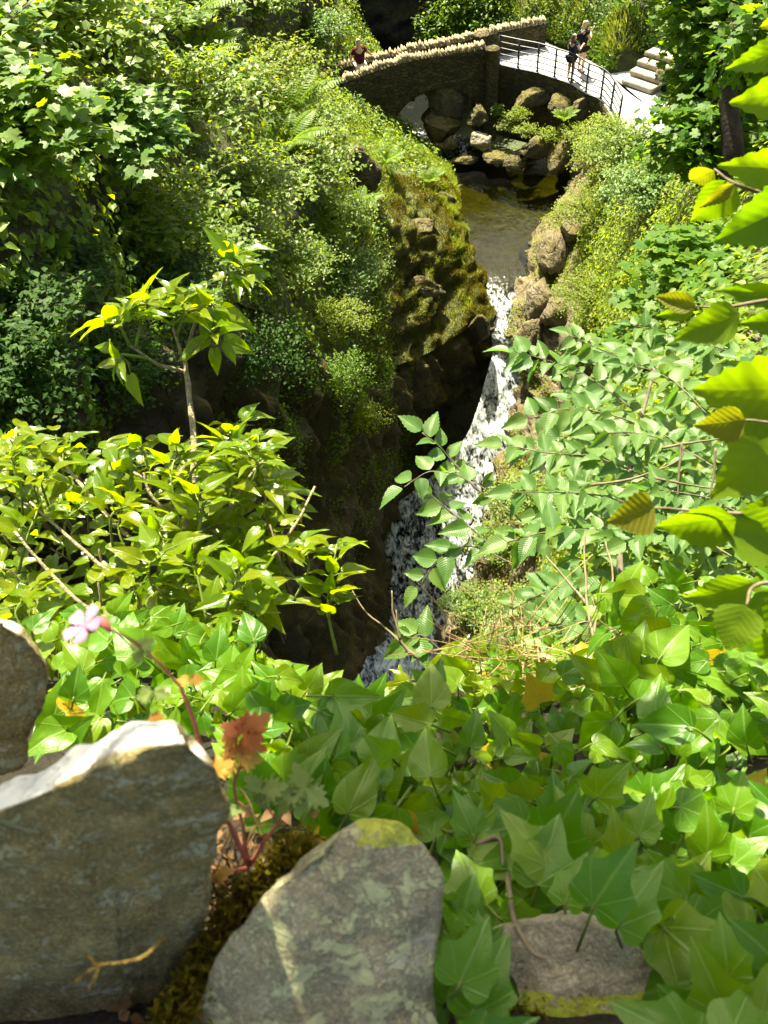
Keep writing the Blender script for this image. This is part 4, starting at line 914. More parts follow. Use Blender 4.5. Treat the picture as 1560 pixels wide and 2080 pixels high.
# trees beyond the bridge, and those whose crowns shade the hollow upstream
FT = [("broad bright-leaved tree behind the bridge parapet", (6.6, 34.6, -1.2), (5.6, 33.6, .55), (2.0, 1.2, 1.15), 'simple', .17, 'mid', 330, 1),
      ("leafy tree right behind the far parapet's middle", (4.2, 34.5, -1.5), (4.3, 33.5, .1), (1.0, 1.0, .9), 'simple', .16, 'mid', 190, 2),
      ("tree at the top beyond the bridge's right end", (9.2, 36.5, 1), (8.6, 35.5, 2.2), (1.8, 1.4, 1.2), 'simple', .17, 'mid', 260, 3),
      ("ivy-hung bush on the bank behind the path", (9.0, 32.3, .4), (8.9, 31.9, .95), (.75, .6, .9), 'simple', .12, 'hedge', 170, 4),
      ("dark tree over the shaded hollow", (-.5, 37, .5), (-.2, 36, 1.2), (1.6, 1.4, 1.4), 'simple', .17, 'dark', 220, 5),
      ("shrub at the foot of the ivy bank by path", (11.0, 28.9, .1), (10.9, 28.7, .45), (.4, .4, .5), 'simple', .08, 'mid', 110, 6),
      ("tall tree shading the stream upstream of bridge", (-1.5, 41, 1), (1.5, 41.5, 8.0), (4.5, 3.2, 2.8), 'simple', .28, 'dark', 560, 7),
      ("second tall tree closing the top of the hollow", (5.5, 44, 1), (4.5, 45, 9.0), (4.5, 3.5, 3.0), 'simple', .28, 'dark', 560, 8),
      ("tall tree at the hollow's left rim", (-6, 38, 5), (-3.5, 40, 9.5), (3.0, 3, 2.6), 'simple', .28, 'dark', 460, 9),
      ("tree on the hillside above the bench", (14.5, 33, 4), (13.6, 32, 6.0), (2.2, 2, 1.6), 'simple', .18, 'mid', 260, 10)]
for lab, b, c, rad, lf_, sz_, mt_, tw, sd_ in FT: tree(lab, b, c, rad, lf_, sz_, mt_, tw, 12, 200 + sd_, .16, 'trees beyond the bridge')
# small plants among the pool rocks
for i, (px, py, d, rad, mat, lab) in enumerate([(1050, 235, 27.8, (.5, .4, .3), 'lime', "low green plant below the round pillar"), (1070, 265, 27.4, (.55, .4, .3), 'lime', "yellow-green herbs between the pool rocks"), (1120, 275, 27, (.55, .4, .3), 'lime', "lime herbs on the mossy hump"), (1010, 225, 28.2, (.3, .3, .25), 'mid', "dark sprig beside the pillar's foot"), (1170, 270, 26.6, (.6, .5, .35), 'lime', "bright herbs below the railing bend"), (870, 165, 28.4, (.16, .1, .12), 'mid', "tiny fern sprig rooted in the bridge face"), (1030, 255, 28, (.4, .3, .25), 'grass', "grassy tuft above the pale block"), (1195, 300, 26, (.6, .5, .4), 'hedge', "leafy clump over the undercut rock")]):
    c = atd(px, py, d); shrub(lab, 'plant', c - [0, 0, rad[2]], c, rad, 'simple', .07, mat, 90, 10, 300 + i, 'herb_clump', 'herbs among the pool rocks', stems=False)

# ------------------------------------------------------------------ near leaves: each one an object of its own sharing a few meshes
def leafmesh(name, tpl, mat):
    V, F, U = tpl; me = mk_mesh(name, V, F, U); me.materials.append(M[mat]); return me
def bend(tpl, amp, seed):                                    # uneven, wavy variant of a leaf
    V, F, U = tpl; V = V.copy(); V[:, 2] += amp * fbm(np.column_stack([V[:, 0] * 2.2, V[:, 1] * 2.2, np.full(len(V), seed * 3.7)]), 2); return V, F, U
def place_leaf(name, me, parent, p, D, N, s, sx=1.0):
    D = nrm(np.asarray(D, float)); N = np.asarray(N, float); N = nrm(N - (N @ D) * D); X = np.cross(D, N)
    o = bpy.data.objects.new(name, me); COL.objects.link(o); o.parent = parent
    m = Matrix(((X[0] * s * sx, D[0] * s, N[0] * s, p[0]), (X[1] * s * sx, D[1] * s, N[1] * s, p[1]), (X[2] * s * sx, D[2] * s, N[2] * s, p[2]), (0, 0, 0, 1)))
    o.matrix_parent_inverse = Matrix.Translation(-parent.location); o.matrix_basis = m
    return o
IVJ = [leafmesh('ivy_lobed_leaf', bend(lf_lobed(IVYJ, 4, .16, .22), .16, k), 'ivy') for k in range(6)]
IVA = [leafmesh('ivy_plain_leaf', bend(lf_lobed(IVYA, 4, .26, .30), .18, k), 'ivy') for k in range(5)]
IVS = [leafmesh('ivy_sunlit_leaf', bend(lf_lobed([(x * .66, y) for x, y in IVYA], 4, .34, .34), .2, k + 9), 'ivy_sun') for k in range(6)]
IVO = [leafmesh('ivy_yellow_leaf', bend(lf_lobed(IVYJ, 4, .16, .25), .16, k + 20), 'ivy_old') for k in range(2)]
ELM = [leafmesh('elm_leaf', bend(lf_ovate(.60, 14, .14, .16, 1.6, .055), .08, k), 'elm') for k in range(4)]
HAZ = [leafmesh('hazel_leaf', bend(lf_ovate(.86, 18, .10, .14, 1.3, .05, base=.62), .12, k + 3), 'hazel') for k in range(4)]
HAZY = [leafmesh('young_hazel_leaf', bend(lf_ovate(.86, 18, .16, .16, 1.3, .05, base=.62), .12, k + 8), 'hazel_young') for k in range(2)]
def camN(p): return nrm(CAM - np.asarray(p))
def dnear(px, py):                                           # distance of the ivy-clad slope
    return float(np.interp(py, [1150, 1250, 1350, 1450, 1550, 1700, 1850, 2080], [1.75, 1.5, 1.28, 1.10, .96, .80, .68, .57]))

# --- ivy carpet in front (lobed leaves) and ivy thicket behind it
def scatter_ivy(root, region, n, meshes, size, seed, dscale=1.0, lean=.55, mincell=None, stuffmat=None, dj=.06, keep=None):
    r = np.random.default_rng(seed); k = 0; tries = 0; stem = Acc(); pts = []
    while k < n and tries < n * 60:
        tries += 1
        px = r.uniform(region[0], region[2]); py = r.uniform(region[1], region[3])
        if keep is not None and not keep(px, py): continue
        if mincell and any(abs(px - a) + abs(py - b) < mincell * (py / 1700.) ** 1.5 for a, b in pts[-160:]): continue
        pts.append((px, py)); d = dnear(px, py) * dscale * (1 + r.normal() * dj); p = atd(px, py, d)
        # leaves hang down the slope towards the light: tip points up-away or sideways, blade faces up and to the viewer
        D = np.array([r.normal() * .75, -.35 + r.normal() * .55, -.35 + r.normal() * .5]) if r.random() < .62 else np.array([r.normal() * .8, .5 + r.normal() * .4, .55 + r.normal() * .3])
        N = UPV * .75 + camN(p) * lean + r.normal(size=3) * .32
        s = size * r.uniform(.7, 1.2)
        place_leaf('leaf', (IVO[r.integers(2)] if r.random() < .012 else meshes[r.integers(len(meshes))]), root, p, D, N, s, r.uniform(.75, 1.1))
        b = p - nrm(D) * s * .05 + UPV * .0; stem.add(*tube(catmull([p + nrm(D) * s * .1, b, b - nrm(D) * s * .35 - N * s * .45], 5), [.0011, .0012, .0013, .0014, .0015], 4)); k += 1
    child('stalk', stem.mesh('stalk'), M['green_stem'], root, 'stuff')
def in_stone(px, py):
    def P(poly): 
        c = False; j = len(poly) - 1
        for i in range(len(poly)):
            if (poly[i][1] > py) != (poly[j][1] > py) and px < (poly[j][0] - poly[i][0]) * (py - poly[i][1]) / (poly[j][1] - poly[i][1]) + poly[i][0]: c = not c
            j = i
        return c
    return any(P(q) for q in KEEPOUT)
KEEPOUT = [[(-50, 1240), (40, 1250), (120, 1360), (90, 1560), (-50, 1600)], [(-60, 1560), (200, 1480), (380, 1430), (500, 1560), (460, 2100), (-60, 2100)], [(400, 2150), (520, 1760), (620, 1690), (740, 1650), (870, 1680), (920, 1830), (900, 2150)], [(990, 1880), (1180, 1860), (1320, 1920), (1400, 2000), (1430, 2180), (1000, 2180)], [(420, 1640), (640, 1640), (620, 1850), (420, 2100)]]
keep = lambda x, y: not in_stone(x, y) and y > np.interp(x, [0, 480, 600, 700, 850, 930, 1200], [1230, 1260, 1370, 1420, 1420, 1340, 1240])
ivy1 = thing('ivy_plant', 'lobed light green ivy sprawling over the wall top beside the stones', 'ivy', loc=atd(1200, 1900, .75))
scatter_ivy(ivy1, (880, 1620, 1640, 2140), 240, IVJ, .054, 1, 1.0, .75, 38, keep=keep)
scatter_ivy(ivy1, (860, 1600, 1640, 2140), 170, IVJ, .046, 2, 1.10, .75, 26, keep=keep)
ivy2 = thing('ivy_plant', 'broad-leaved ivy hanging behind the white-topped stone and herb', 'ivy', loc=atd(600, 1500, 1.1))
scatter_ivy(ivy2, (60, 1230, 900, 1660), 160, IVA, .056, 3, .92, .7, 38, keep=keep)
scatter_ivy(ivy2, (40, 1240, 900, 1680), 140, IVA, .05, 4, 1.02, .6, 36, keep=keep)
place_leaf('leaf', IVO[0], ivy2, atd(130, 1448, .95), nrm(atd(215, 1420, .96) - atd(112, 1440, .88)), UPV + camN(atd(112, 1440, .88)), .05)
ivy3 = thing('ivy_plant', 'dense dark ivy thicket filling the middle of the near slope', 'ivy', loc=atd(1150, 1500, 1.3))
scatter_ivy(ivy3, (820, 1330, 1640, 1680), 250, IVA, .044, 5, 1.12, .45, 25, keep=keep)
scatter_ivy(ivy3, (700, 1290, 1640, 1640), 230, IVA, .041, 6, 1.25, .4, 19, keep=keep)
ivy4 = thing('ivy_plant', 'large-leaved ivy shoots rising at the right under hazel', 'ivy', loc=atd(1400, 1350, 1.3))
scatter_ivy(ivy4, (1230, 1170, 1640, 1480), 110, IVA, .064, 7, .95, .5, 38)
scatter_ivy(ivy4, (1200, 1200, 1640, 1520), 95, IVA, .054, 8, 1.05, .4, 40)
ivy5 = thing('ivy_plant', 'yellow-green ivy shoots at the brink above the water', 'ivy', loc=atd(900, 1330, 1.6))
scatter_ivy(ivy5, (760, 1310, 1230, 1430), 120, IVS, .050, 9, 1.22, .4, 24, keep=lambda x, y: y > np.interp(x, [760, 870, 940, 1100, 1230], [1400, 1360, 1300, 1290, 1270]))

# --- sunlit bush of flowering ivy with its tree-like stem
bush = thing('ivy_bush', 'sunlit yellow-green ivy bush with a bare forked stem rising from it', 'ivy', loc=atd(370, 1330, 1.9))
def shoot(root, px0, py0, d0, px1, py1, d1, nleaf, size, seed, meshes, stem_r=.004, mat='green_stem', rosette=True):
    r = np.random.default_rng(seed); a = atd(px0, py0, d0); b = atd(px1, py1, d1); m = .5 * (a + b) + r.normal(size=3) * .02 + UPV * .015
    C = catmull([a, m, b], 12); so_ = child('shoot', (lambda q: (q.add(*tube(C, np.linspace(stem_r, stem_r * .5, 12), 5)), q.mesh('shoot'))[1])(Acc()), M[mat], root)
    tan = nrm(b - a); st = Acc()
    for k in range(nleaf):
        t_ = 1 - (k / nleaf) ** 1.1 * .62; p = C[int(t_ * 11)]; az = k * 2.4 + r.normal() * .3
        e1 = nrm(np.cross(tan, UPV + r.normal(size=3) * .01)); e2 = np.cross(tan, e1); out = e1 * math.cos(az) + e2 * math.sin(az)
        D = out + tan * r.uniform(.2, 1.1) - UPV * r.uniform(0, .25); D = nrm(D); pet = size * r.uniform(.25, .5)
        N = tan * .5 + UPV * .8 + r.normal(size=3) * .25
        q = p + D * pet; s = size * r.uniform(.75, 1.2)
        place_leaf('leaf', meshes[r.integers(len(meshes))], so_, q, D - UPV * .08, N, s, r.uniform(.8, 1.05)); st.add(*tube([p, .5 * (p + q) + UPV * .003, q + D * s * .1], [.0014, .0012, .001], 4))
    child('stalk', st.mesh('stalk'), M['green_stem'], root, 'stuff')
T['ivymid'] = lf_lobed([(x * .66, y) for x, y in IVYA], 1, .34, .34, (.55, 1.0))
r = np.random.default_rng(77)
trunkP = catmull([atd(352, 1420, 1.75), atd(368, 1130, 1.85), atd(386, 1040, 1.87), atd(394, 900, 1.9), atd(385, 800, 1.92), atd(376, 735, 1.95)], 40)
def stem_tube(name, P, r0, r1, mat, root, k=8):
    P = np.asarray(P); P = P + 0.004 * np.stack([fbm(P * 25 + 7 * j, 2) for j in range(3)], -1)
    rr_ = np.linspace(r0, r1, len(P)) * (1 + .25 * fbm(P * 40, 2)); q = Acc(); q.add(*tube(P, rr_, k)); return child(name, q.mesh(name), M[mat], root)
stem_tube('main_stem', trunkP, .0098, .0062, 'bark_pale', bush)
BR = [[(376, 735, 1.95), (366, 715, 1.94), (360, 690, 1.93), (350, 660, 1.92)], [(380, 755, 1.95), (340, 745, 1.9), (300, 728, 1.86), (262, 700, 1.84)], [(376, 735, 1.95), (383, 700, 1.96), (400, 650, 1.97), (440, 600, 1.98), (468, 560, 2.0)],
      [(386, 1050, 1.87), (340, 1035, 1.82), (310, 1010, 1.8), (290, 960, 1.8)], [(392, 920, 1.9), (345, 990, 1.85), (320, 985, 1.82), (270, 960, 1.8)], [(380, 1100, 1.87), (450, 1060, 1.85), (500, 980, 1.85), (540, 930, 1.85)], [(365, 1200, 1.8), (250, 1180, 1.7), (150, 1100, 1.7), (60, 1020, 1.75)], [(365, 1250, 1.8), (500, 1190, 1.75), (590, 1080, 1.8), (640, 990, 1.85)], [(360, 1300, 1.78), (200, 1250, 1.6), (90, 1150, 1.6), (30, 1080, 1.6)], [(365, 1180, 1.82), (230, 1060, 1.85), (120, 930, 1.95), (60, 870, 2.0)]]
for b in BR: stem_tube('branch', catmull([atd(*q) for q in b], 16), .006, .003, 'bark_pale', bush, 6)
SH = [((388, 1010, 1.8), (372, 905, 1.8), 9), ((400, 1040, 1.78), (420, 930, 1.78), 9), ((360, 1080, 1.76), (345, 960, 1.76), 9), ((395, 1120, 1.7), (400, 1010, 1.7), 9)]   # crown clusters on the bare stem: (base, tip)
SH += [((262, 700, 1.84), (232, 655, 1.82), 9), ((275, 705, 1.84), (280, 650, 1.82), 9), ((350, 660, 1.92), (335, 610, 1.9), 10), ((360, 680, 1.93), (395, 640, 1.9), 9), ((420, 620, 1.97), (420, 575, 1.95), 9), ((468, 560, 2.0), (480, 520, 1.98), 12), ((450, 590, 1.98), (500, 560, 1.95), 9), ((350, 665, 1.92), (300, 630, 1.9), 8), ((440, 600, 1.98), (450, 640, 1.92), 7), ((400, 650, 1.97), (430, 690, 1.9), 8), ((300, 728, 1.86), (265, 740, 1.83), 7), ((350, 660, 1.92), (365, 600, 1.9), 9)]
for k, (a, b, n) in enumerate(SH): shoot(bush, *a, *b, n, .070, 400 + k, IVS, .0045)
k = 0
for i in range(30):
    px = r.uniform(-20, 600); top = np.interp(px, [0, 100, 250, 400, 560, 640], [880, 850, 870, 850, 860, 930]); py = r.uniform(top, top + 160) if i < 18 else r.uniform(1000, 1240)
    d = np.interp(py, [850, 1250], [1.95, 1.5]) * r.uniform(.96, 1.05)
    shoot(bush, px + r.uniform(-40, 40), py + r.uniform(70, 130), d, px, py, d * r.uniform(.97, 1.02), 8, .066, 500 + i, IVS, .0035)
# the rest of the bush, one joined mass of the same leaves
acc = Acc(); st = Acc()
for i in range(105):
    px = r.uniform(-60, 620); top = np.interp(px, [0, 100, 250, 400, 520, 600, 620], [880, 870, 890, 880, 890, 960, 1000]); py = top + (1330 - top) * r.uniform(0, 1)
    if px > np.interp(py, [900, 980, 1100, 1250, 1330], [600, 620, 560, 520, 480]): continue
    d = np.interp(py, [850, 1330], [2.0, 1.5]) * r.uniform(.98, 1.22); b = atd(px, py, d); a = b + np.array([r.normal() * .03, r.normal() * .04, -.12]); tan = nrm(b - a)
    n = 9; tt2 = 1 - (np.arange(n) / n) * .6; P = a + (b - a) * tt2[:, None]; az = np.arange(n) * 2.4 + r.uniform(0, 6)
    e1 = nrm(np.cross(tan, [0.3, 1, .1])); e2 = np.cross(tan, e1); D = nrm(e1 * np.cos(az)[:, None] + e2 * np.sin(az)[:, None] + tan * .4 - UPV * r.uniform(0, .5, (n, 1)))
    put(acc, 'ivymid', P + D * .025, D - UPV * .15, tan * .5 + UPV * .8 + r.normal(size=(n, 3)) * .3, .060 * r.uniform(.7, 1.2, n)); st.add(*tube([a - [0, 0, .1], a, b], [.004, .003, .002], 4))
child('foliage', acc.mesh('foliage'), M['ivy_sun'], bush, 'stuff'); child('shoots', st.mesh('shoots'), M['twig'], bush, 'stuff')
# separate slim shoot at the gorge's edge
slim = thing('ivy_shoot', 'slim upright ivy shoot standing alone against the dark gorge', 'ivy', loc=atd(684, 1330, 1.6))
shoot(slim, 684, 1330, 1.6, 684, 1105, 1.62, 24, .062, 901, IVS, .004)
# bare twigs
tw = thing('bare_twig', 'bare forked grey twig leaning over the dark water', 'twig', loc=atd(830, 1330, 1.7))
for P_ in ([(850, 1340, 1.7), (800, 1290, 1.72), (750, 1250, 1.74), (715, 1200, 1.76)], [(812, 1300, 1.7), (800, 1250, 1.7), (797, 1200, 1.7)], [(835, 1330, 1.7), (808, 1290, 1.7), (806, 1240, 1.7)]):
    stem_tube('twig', catmull([atd(*q) for q in P_], 14), .0035, .0015, 'twig', tw, 5)
tw2 = thing('bare_twig', 'thin dead branch crossing in front of the elm', 'twig', loc=atd(1380, 905, 2.2))
for P_ in ([(1345, 910, 2.2), (1400, 900, 2.2), (1470, 890, 2.2)], [(1200, 985, 2.3), (1290, 970, 2.25), (1380, 935, 2.2), (1384, 900, 2.2)], [(1384, 900, 2.2), (1380, 960, 2.2), (1378, 1010, 2.2)], [(1330, 970, 2.2), (1400, 985, 2.2), (1470, 995, 2.2)], [(1455, 910, 2.1), (1450, 970, 2.1), (1440, 1010, 2.1)], [(1200, 1320, 1.7), (1215, 1250, 1.75), (1245, 1180, 1.8), (1230, 1100, 1.9)], [(1205, 1300, 1.7), (1190, 1200, 1.8), (1188, 1080, 1.9)], [(1195, 1230, 1.8), (1160, 1190, 1.85), (1110, 1130, 1.9)]):
    stem_tube('twig', catmull([atd(*q) for q in P_], 14), .0045, .002, 'twig', tw2, 5)
dry = Acc(); r = np.random.default_rng(5)
for i in range(110):
    px, py = r.normal(1070, 70), r.uniform(1270, 1420); d = 1.45 * r.uniform(.95, 1.1); a = atd(px, py, d); b = a + np.array([r.normal() * .09, r.normal() * .05, abs(r.normal()) * .10]); dry.add(*tube(catmull([a, .5 * (a + b) + r.normal(size=3) * .012, b], 5), np.linspace(.0012, .0005, 5), 3))
tag(obj('dry_stalks', dry.mesh('dry_stalks'), M['dry']), 'tangle of dry straw-coloured stalks in the ivy', 'dead stalks', kind='stuff')

# --- wych elm boughs
elm = thing('elm_sapling', 'wych elm sapling with pale ribbed leaves leaning over the water', 'sapling', loc=atd(1250, 1350, 2.4))
def elm_branch(pts, n, size, seed, tip=True, r0=.0026):
    r = np.random.default_rng(seed); C = catmull([atd(q[0] + (0 if seed < 604 else 35), *q[1:]) for q in pts], 40); bo_ = stem_tube('branch', C, r0, .0016, 'bark', elm, 5)
    n = int(n * (1.0 if seed < 604 else 1.5))
    for k in range(n):
        t_ = 1 - k / n * .9; p = C[int(t_ * 39)]; tan = nrm(C[min(39, int(t_ * 39) + 1)] - C[max(0, int(t_ * 39) - 2)])
        side = nrm(np.cross(tan, UPV)) * (1 if k % 2 else -1)
        D = side + tan * r.uniform(.2, .9) + UPV * r.normal() * .25 - UPV * .15 + r.normal(size=3) * .25
        if k == 0: D = tan - UPV * .1
        N = UPV * 1.0 + camN(p) * .25 + r.normal(size=3) * .36
        place_leaf('leaf', ELM[r.integers(4)], bo_, p + nrm(D) * .006, D, N, size * r.uniform(.75, 1.2), r.uniform(.9, 1.1))
EB = [([(1060, 1060, 2.4), (980, 990, 2.45), (925, 945, 2.5), (895, 910, 2.5), (858, 878, 2.5)], 11), ([(990, 1010, 2.4), (930, 965, 2.4), (870, 960, 2.4), (820, 990, 2.4)], 8), ([(1050, 1150, 2.3), (960, 1110, 2.35), (900, 1130, 2.35), (850, 1190, 2.35)], 10), ([(1000, 1110, 2.3), (930, 1050, 2.35), (880, 1010, 2.4)], 8),
      ([(1250, 830, 2.6), (1150, 760, 2.7), (1070, 730, 2.7), (1005, 715, 2.7)], 12), ([(1300, 780, 2.7), (1230, 730, 2.8), (1160, 700, 2.8), (1120, 680, 2.8)], 10), ([(1350, 900, 2.4), (1230, 850, 2.5), (1130, 830, 2.5), (1040, 850, 2.5)], 14), ([(1300, 980, 2.3), (1180, 930, 2.4), (1080, 920, 2.4), (990, 905, 2.4)], 14), ([(1330, 1060, 2.2), (1200, 1010, 2.3), (1100, 1000, 2.3), (1010, 1000, 2.3)], 14), ([(1280, 1130, 2.1), (1180, 1080, 2.2), (1080, 1080, 2.2), (1000, 1100, 2.2)], 12), ([(1400, 840, 2.4), (1340, 780, 2.5), (1280, 750, 2.6), (1230, 740, 2.6)], 12), ([(1420, 950, 2.2), (1330, 900, 2.3), (1260, 880, 2.3), (1180, 880, 2.3)], 14), ([(1400, 720, 2.8), (1330, 680, 2.9), (1290, 670, 2.9), (1250, 660, 2.9)], 10), ([(1230, 1200, 2.0), (1150, 1180, 2.1), (1080, 1200, 2.1), (1020, 1230, 2.1)], 10), ([(1250, 1250, 1.9), (1180, 1260, 2.0), (1110, 1270, 2.0), (1060, 1280, 2.0)], 10), ([(1480, 1050, 2.1), (1400, 1010, 2.2), (1330, 1000, 2.2), (1270, 1000, 2.2)], 12), ([(1450, 1130, 2.0), (1380, 1090, 2.1), (1300, 1080, 2.1), (1240, 1100, 2.1)], 10), ([(1500, 780, 2.5), (1450, 720, 2.6), (1400, 700, 2.6), (1370, 690, 2.6)], 10), ([(860, 1320, 2.2), (820, 1290, 2.2), (800, 1300, 2.2)], 5)]
for i, (b, n) in enumerate(EB): elm_branch(b, n, .080, 600 + i)
acc = Acc(); r = np.random.default_rng(8); n = 900
T['elmmid'] = lf_ovate(.6, 5, .14, .16, 1.6, .05)
px = r.uniform(1000, 1600, n); py = r.uniform(690, 1330, n); okm = (px > np.interp(py, [690, 800, 950, 1100, 1330], [1180, 1120, 1090, 1080, 1060])); px, py = px[okm], py[okm]; n = len(px)
P = np.array([atd(a, b, c) for a, b, c in zip(px, py, r.uniform(2.7, 4.2, n))]); put(acc, 'elmmid', P, np.column_stack([r.normal(size=n), r.normal(size=n), r.normal(size=n) * .25 - .1]), UPV + r.normal(size=(n, 3)) * .3, .09 * r.uniform(.7, 1.2, n))
child('foliage', acc.mesh('foliage'), M['elm'], elm, 'stuff')
stem_tube('trunk', catmull([atd(1290, 1420, 2.3), atd(1270, 1250, 2.5), atd(1260, 1100, 2.7), atd(1290, 900, 3.0), atd(1330, 750, 3.2)], 30), .016, .006, 'bark', elm)

# --- hazel twigs at the right edge, close to the lens
hz = thing('hazel_bush', 'hazel twigs with big backlit yellow-green leaves entering at the right edge', 'hazel', loc=atd(1800, 1000, .9))
HL = [((1650, 790), (1415, 805), 1.05, .78, 0), ((1515, 852), (1412, 868), .95, .74, 1), ((1640, 840), (1462, 1010), .9, .82, 0), ((1328, 1030), (1238, 1062), 1.0, .76, 1), ((1495, 1048), (1332, 1085), .85, .76, 0), ((1470, 1070), (1650, 1115), .6, .77, 0), ((1640, 1020), (1490, 1050), .6, .8, 0),
      ((1530, 1185), (1392, 1225), .75, .72, 0), ((1512, 1228), (1478, 1322), 1.1, .70, 0), ((1620, 1190), (1545, 1350), .9, .72, 0), ((1640, 80), (1472, 145), .5, .85, 0), ((1680, 160), (1502, 215), .8, .85, 0), ((1660, 345), (1470, 340), .6, .85, 0), ((1452, 345), (1398, 372), .85, .9, 1), ((1492, 372), (1405, 455), .9, .88, 0), ((1492, 372), (1420, 425), .45, .86, 1),
      ((1640, 400), (1462, 492), .8, .84, 0), ((1650, 380), (1485, 372), .4, .86, 0), ((1412, 622), (1330, 602), .6, .86, 1), ((1412, 624), (1335, 645), .6, .87, 0), ((1500, 638), (1380, 690), .75, .86, 0), ((1640, 590), (1452, 600), .4, .86, 0), ((1660, 640), (1512, 662), .7, .84, 0), ((1600, 30), (1540, 60), .6, .9, 1), ((1640, 900), (1520, 930), .6, .9, 0)]
for i, (b, e, wr, d, y) in enumerate(HL):
    r = np.random.default_rng(i); a = atd(*b, d); c = atd(*e, d * (1 + r.uniform(-.02, .06))); L = np.linalg.norm(c - a); me = (HAZY if y else HAZ)[i % (2 if y else 4)]
    N = camN(a) + np.array([0, -.8, -.1]) * r.choice([.3, 1.0, 1.0]) + r.normal(size=3) * .15
    place_leaf('leaf', me, hz, a, c - a, N, L * 1.02, wr * 1.0)
for P_ in ([(1700, 880, .85), (1600, 860, .8), (1510, 852, .745)], [(1700, 400, .9), (1560, 395, .88), (1490, 372, .87), (1450, 345, .9)], [(1700, 605, .9), (1560, 612, .87), (1480, 622, .86), (1410, 622, .86)], [(1700, 1060, .85), (1600, 1040, .8), (1490, 1045, .765), (1328, 1030, .765)], [(1700, 1230, .8), (1600, 1190, .75), (1530, 1185, .72), (1512, 1228, .7)], [(1720, 100, .95), (1640, 80, .88), (1600, 30, .9)]):
    stem_tube('twig', catmull([atd(*q) for q in P_], 18), .003, .0012, 'twig', hz, 5)

# --- unseen bough added overhead, leaves laid along sun rays to shade the slabs
sh = thing('shade_bough', 'unseen hazel bough added above the wall to shade the slabs', 'tree', loc=CAM + np.array([3.0, .9, -2.0]))
r = np.random.default_rng(21); P = []
while len(P) < 1300:
    px, py = r.uniform(-250, 1800), r.uniform(1480, 2500)
    lim = np.interp(px, [-250, 0, 300, 440, 480, 560, 900, 1300, 1800], [1800, 1740, 1640, 1640, 1600, 1530, 1560, 1500, 1480])
    if py < lim + r.exponential(12): continue
    P.append(atd(px, py, float(np.interp(py, [1480, 1550, 1700, 2080, 2500], [.62, .58, .54, .5, .45]))) + SUNV * r.uniform(2.0, 2.7))
while len(P) < 1850:
    px, py = r.uniform(380, 1420), r.uniform(1660, 2300)
    P.append(atd(px, py, .52 if px < 950 else .60) + SUNV * r.uniform(2.0, 2.7))
while len(P) < 2600:
    px, py = r.uniform(620, 1750), r.uniform(1330, 1780)
    P.append(atd(px, py, dnear(px, py)) + SUNV * r.uniform(1.9, 2.6))
P = np.array(P)
lit = [atd(x, y, d) for x, y, d in [(0, 1570, .41), (80, 1540, .41), (160, 1510, .41), (240, 1490, .42), (320, 1475, .43), (400, 1480, .44), (172, 1272, .343), (20, 1590, .40)]] + [atd(x, y, dnear(x, y) * .92) for x in range(100, 620, 100) for y in (1280, 1360)] + [atd(.5 * (q_[0][0] + q_[1][0]), .5 * (q_[0][1] + q_[1][1]), q_[3]) for q_ in HL]
for k_, q in enumerate(lit):  # clear leaves from the sun rays of spots kept lit
    w_ = P - q; w_ = w_ - (w_ @ SUNV)[:, None] * SUNV; P = P[np.linalg.norm(w_, axis=1) > (.062 if k_ < 8 else .055 if k_ < 8 + 10 else .085)]
a = Acc(); put(a, 'ovate', P, r.normal(size=(len(P), 3)) * [1, 1, .3], UPV * .8 + SUNV * .6 + r.normal(size=(len(P), 3)) * .35, .075 * r.uniform(.7, 1.2, len(P)))
child('foliage', a.mesh('foliage'), M['hazel'], sh, 'stuff')
b = Acc(); hub = P.mean(0)
for i in range(0, len(P), 9):
    q = .55 * P[i] + .45 * hub; b.add(*tube([q, .5 * (q + P[i]) + [0, 0, .01], P[i]], [.004, .003, .0015], 3))
b.add(*tube(catmull([CAM + [3.0, .9, -2.0], CAM + [2.9, 1.0, .9], CAM + [1.9, 1.2, 2.2], hub], 24), np.linspace(.05, .012, 24), 7))
child('branch', b.mesh('branch'), M['bark'], sh)

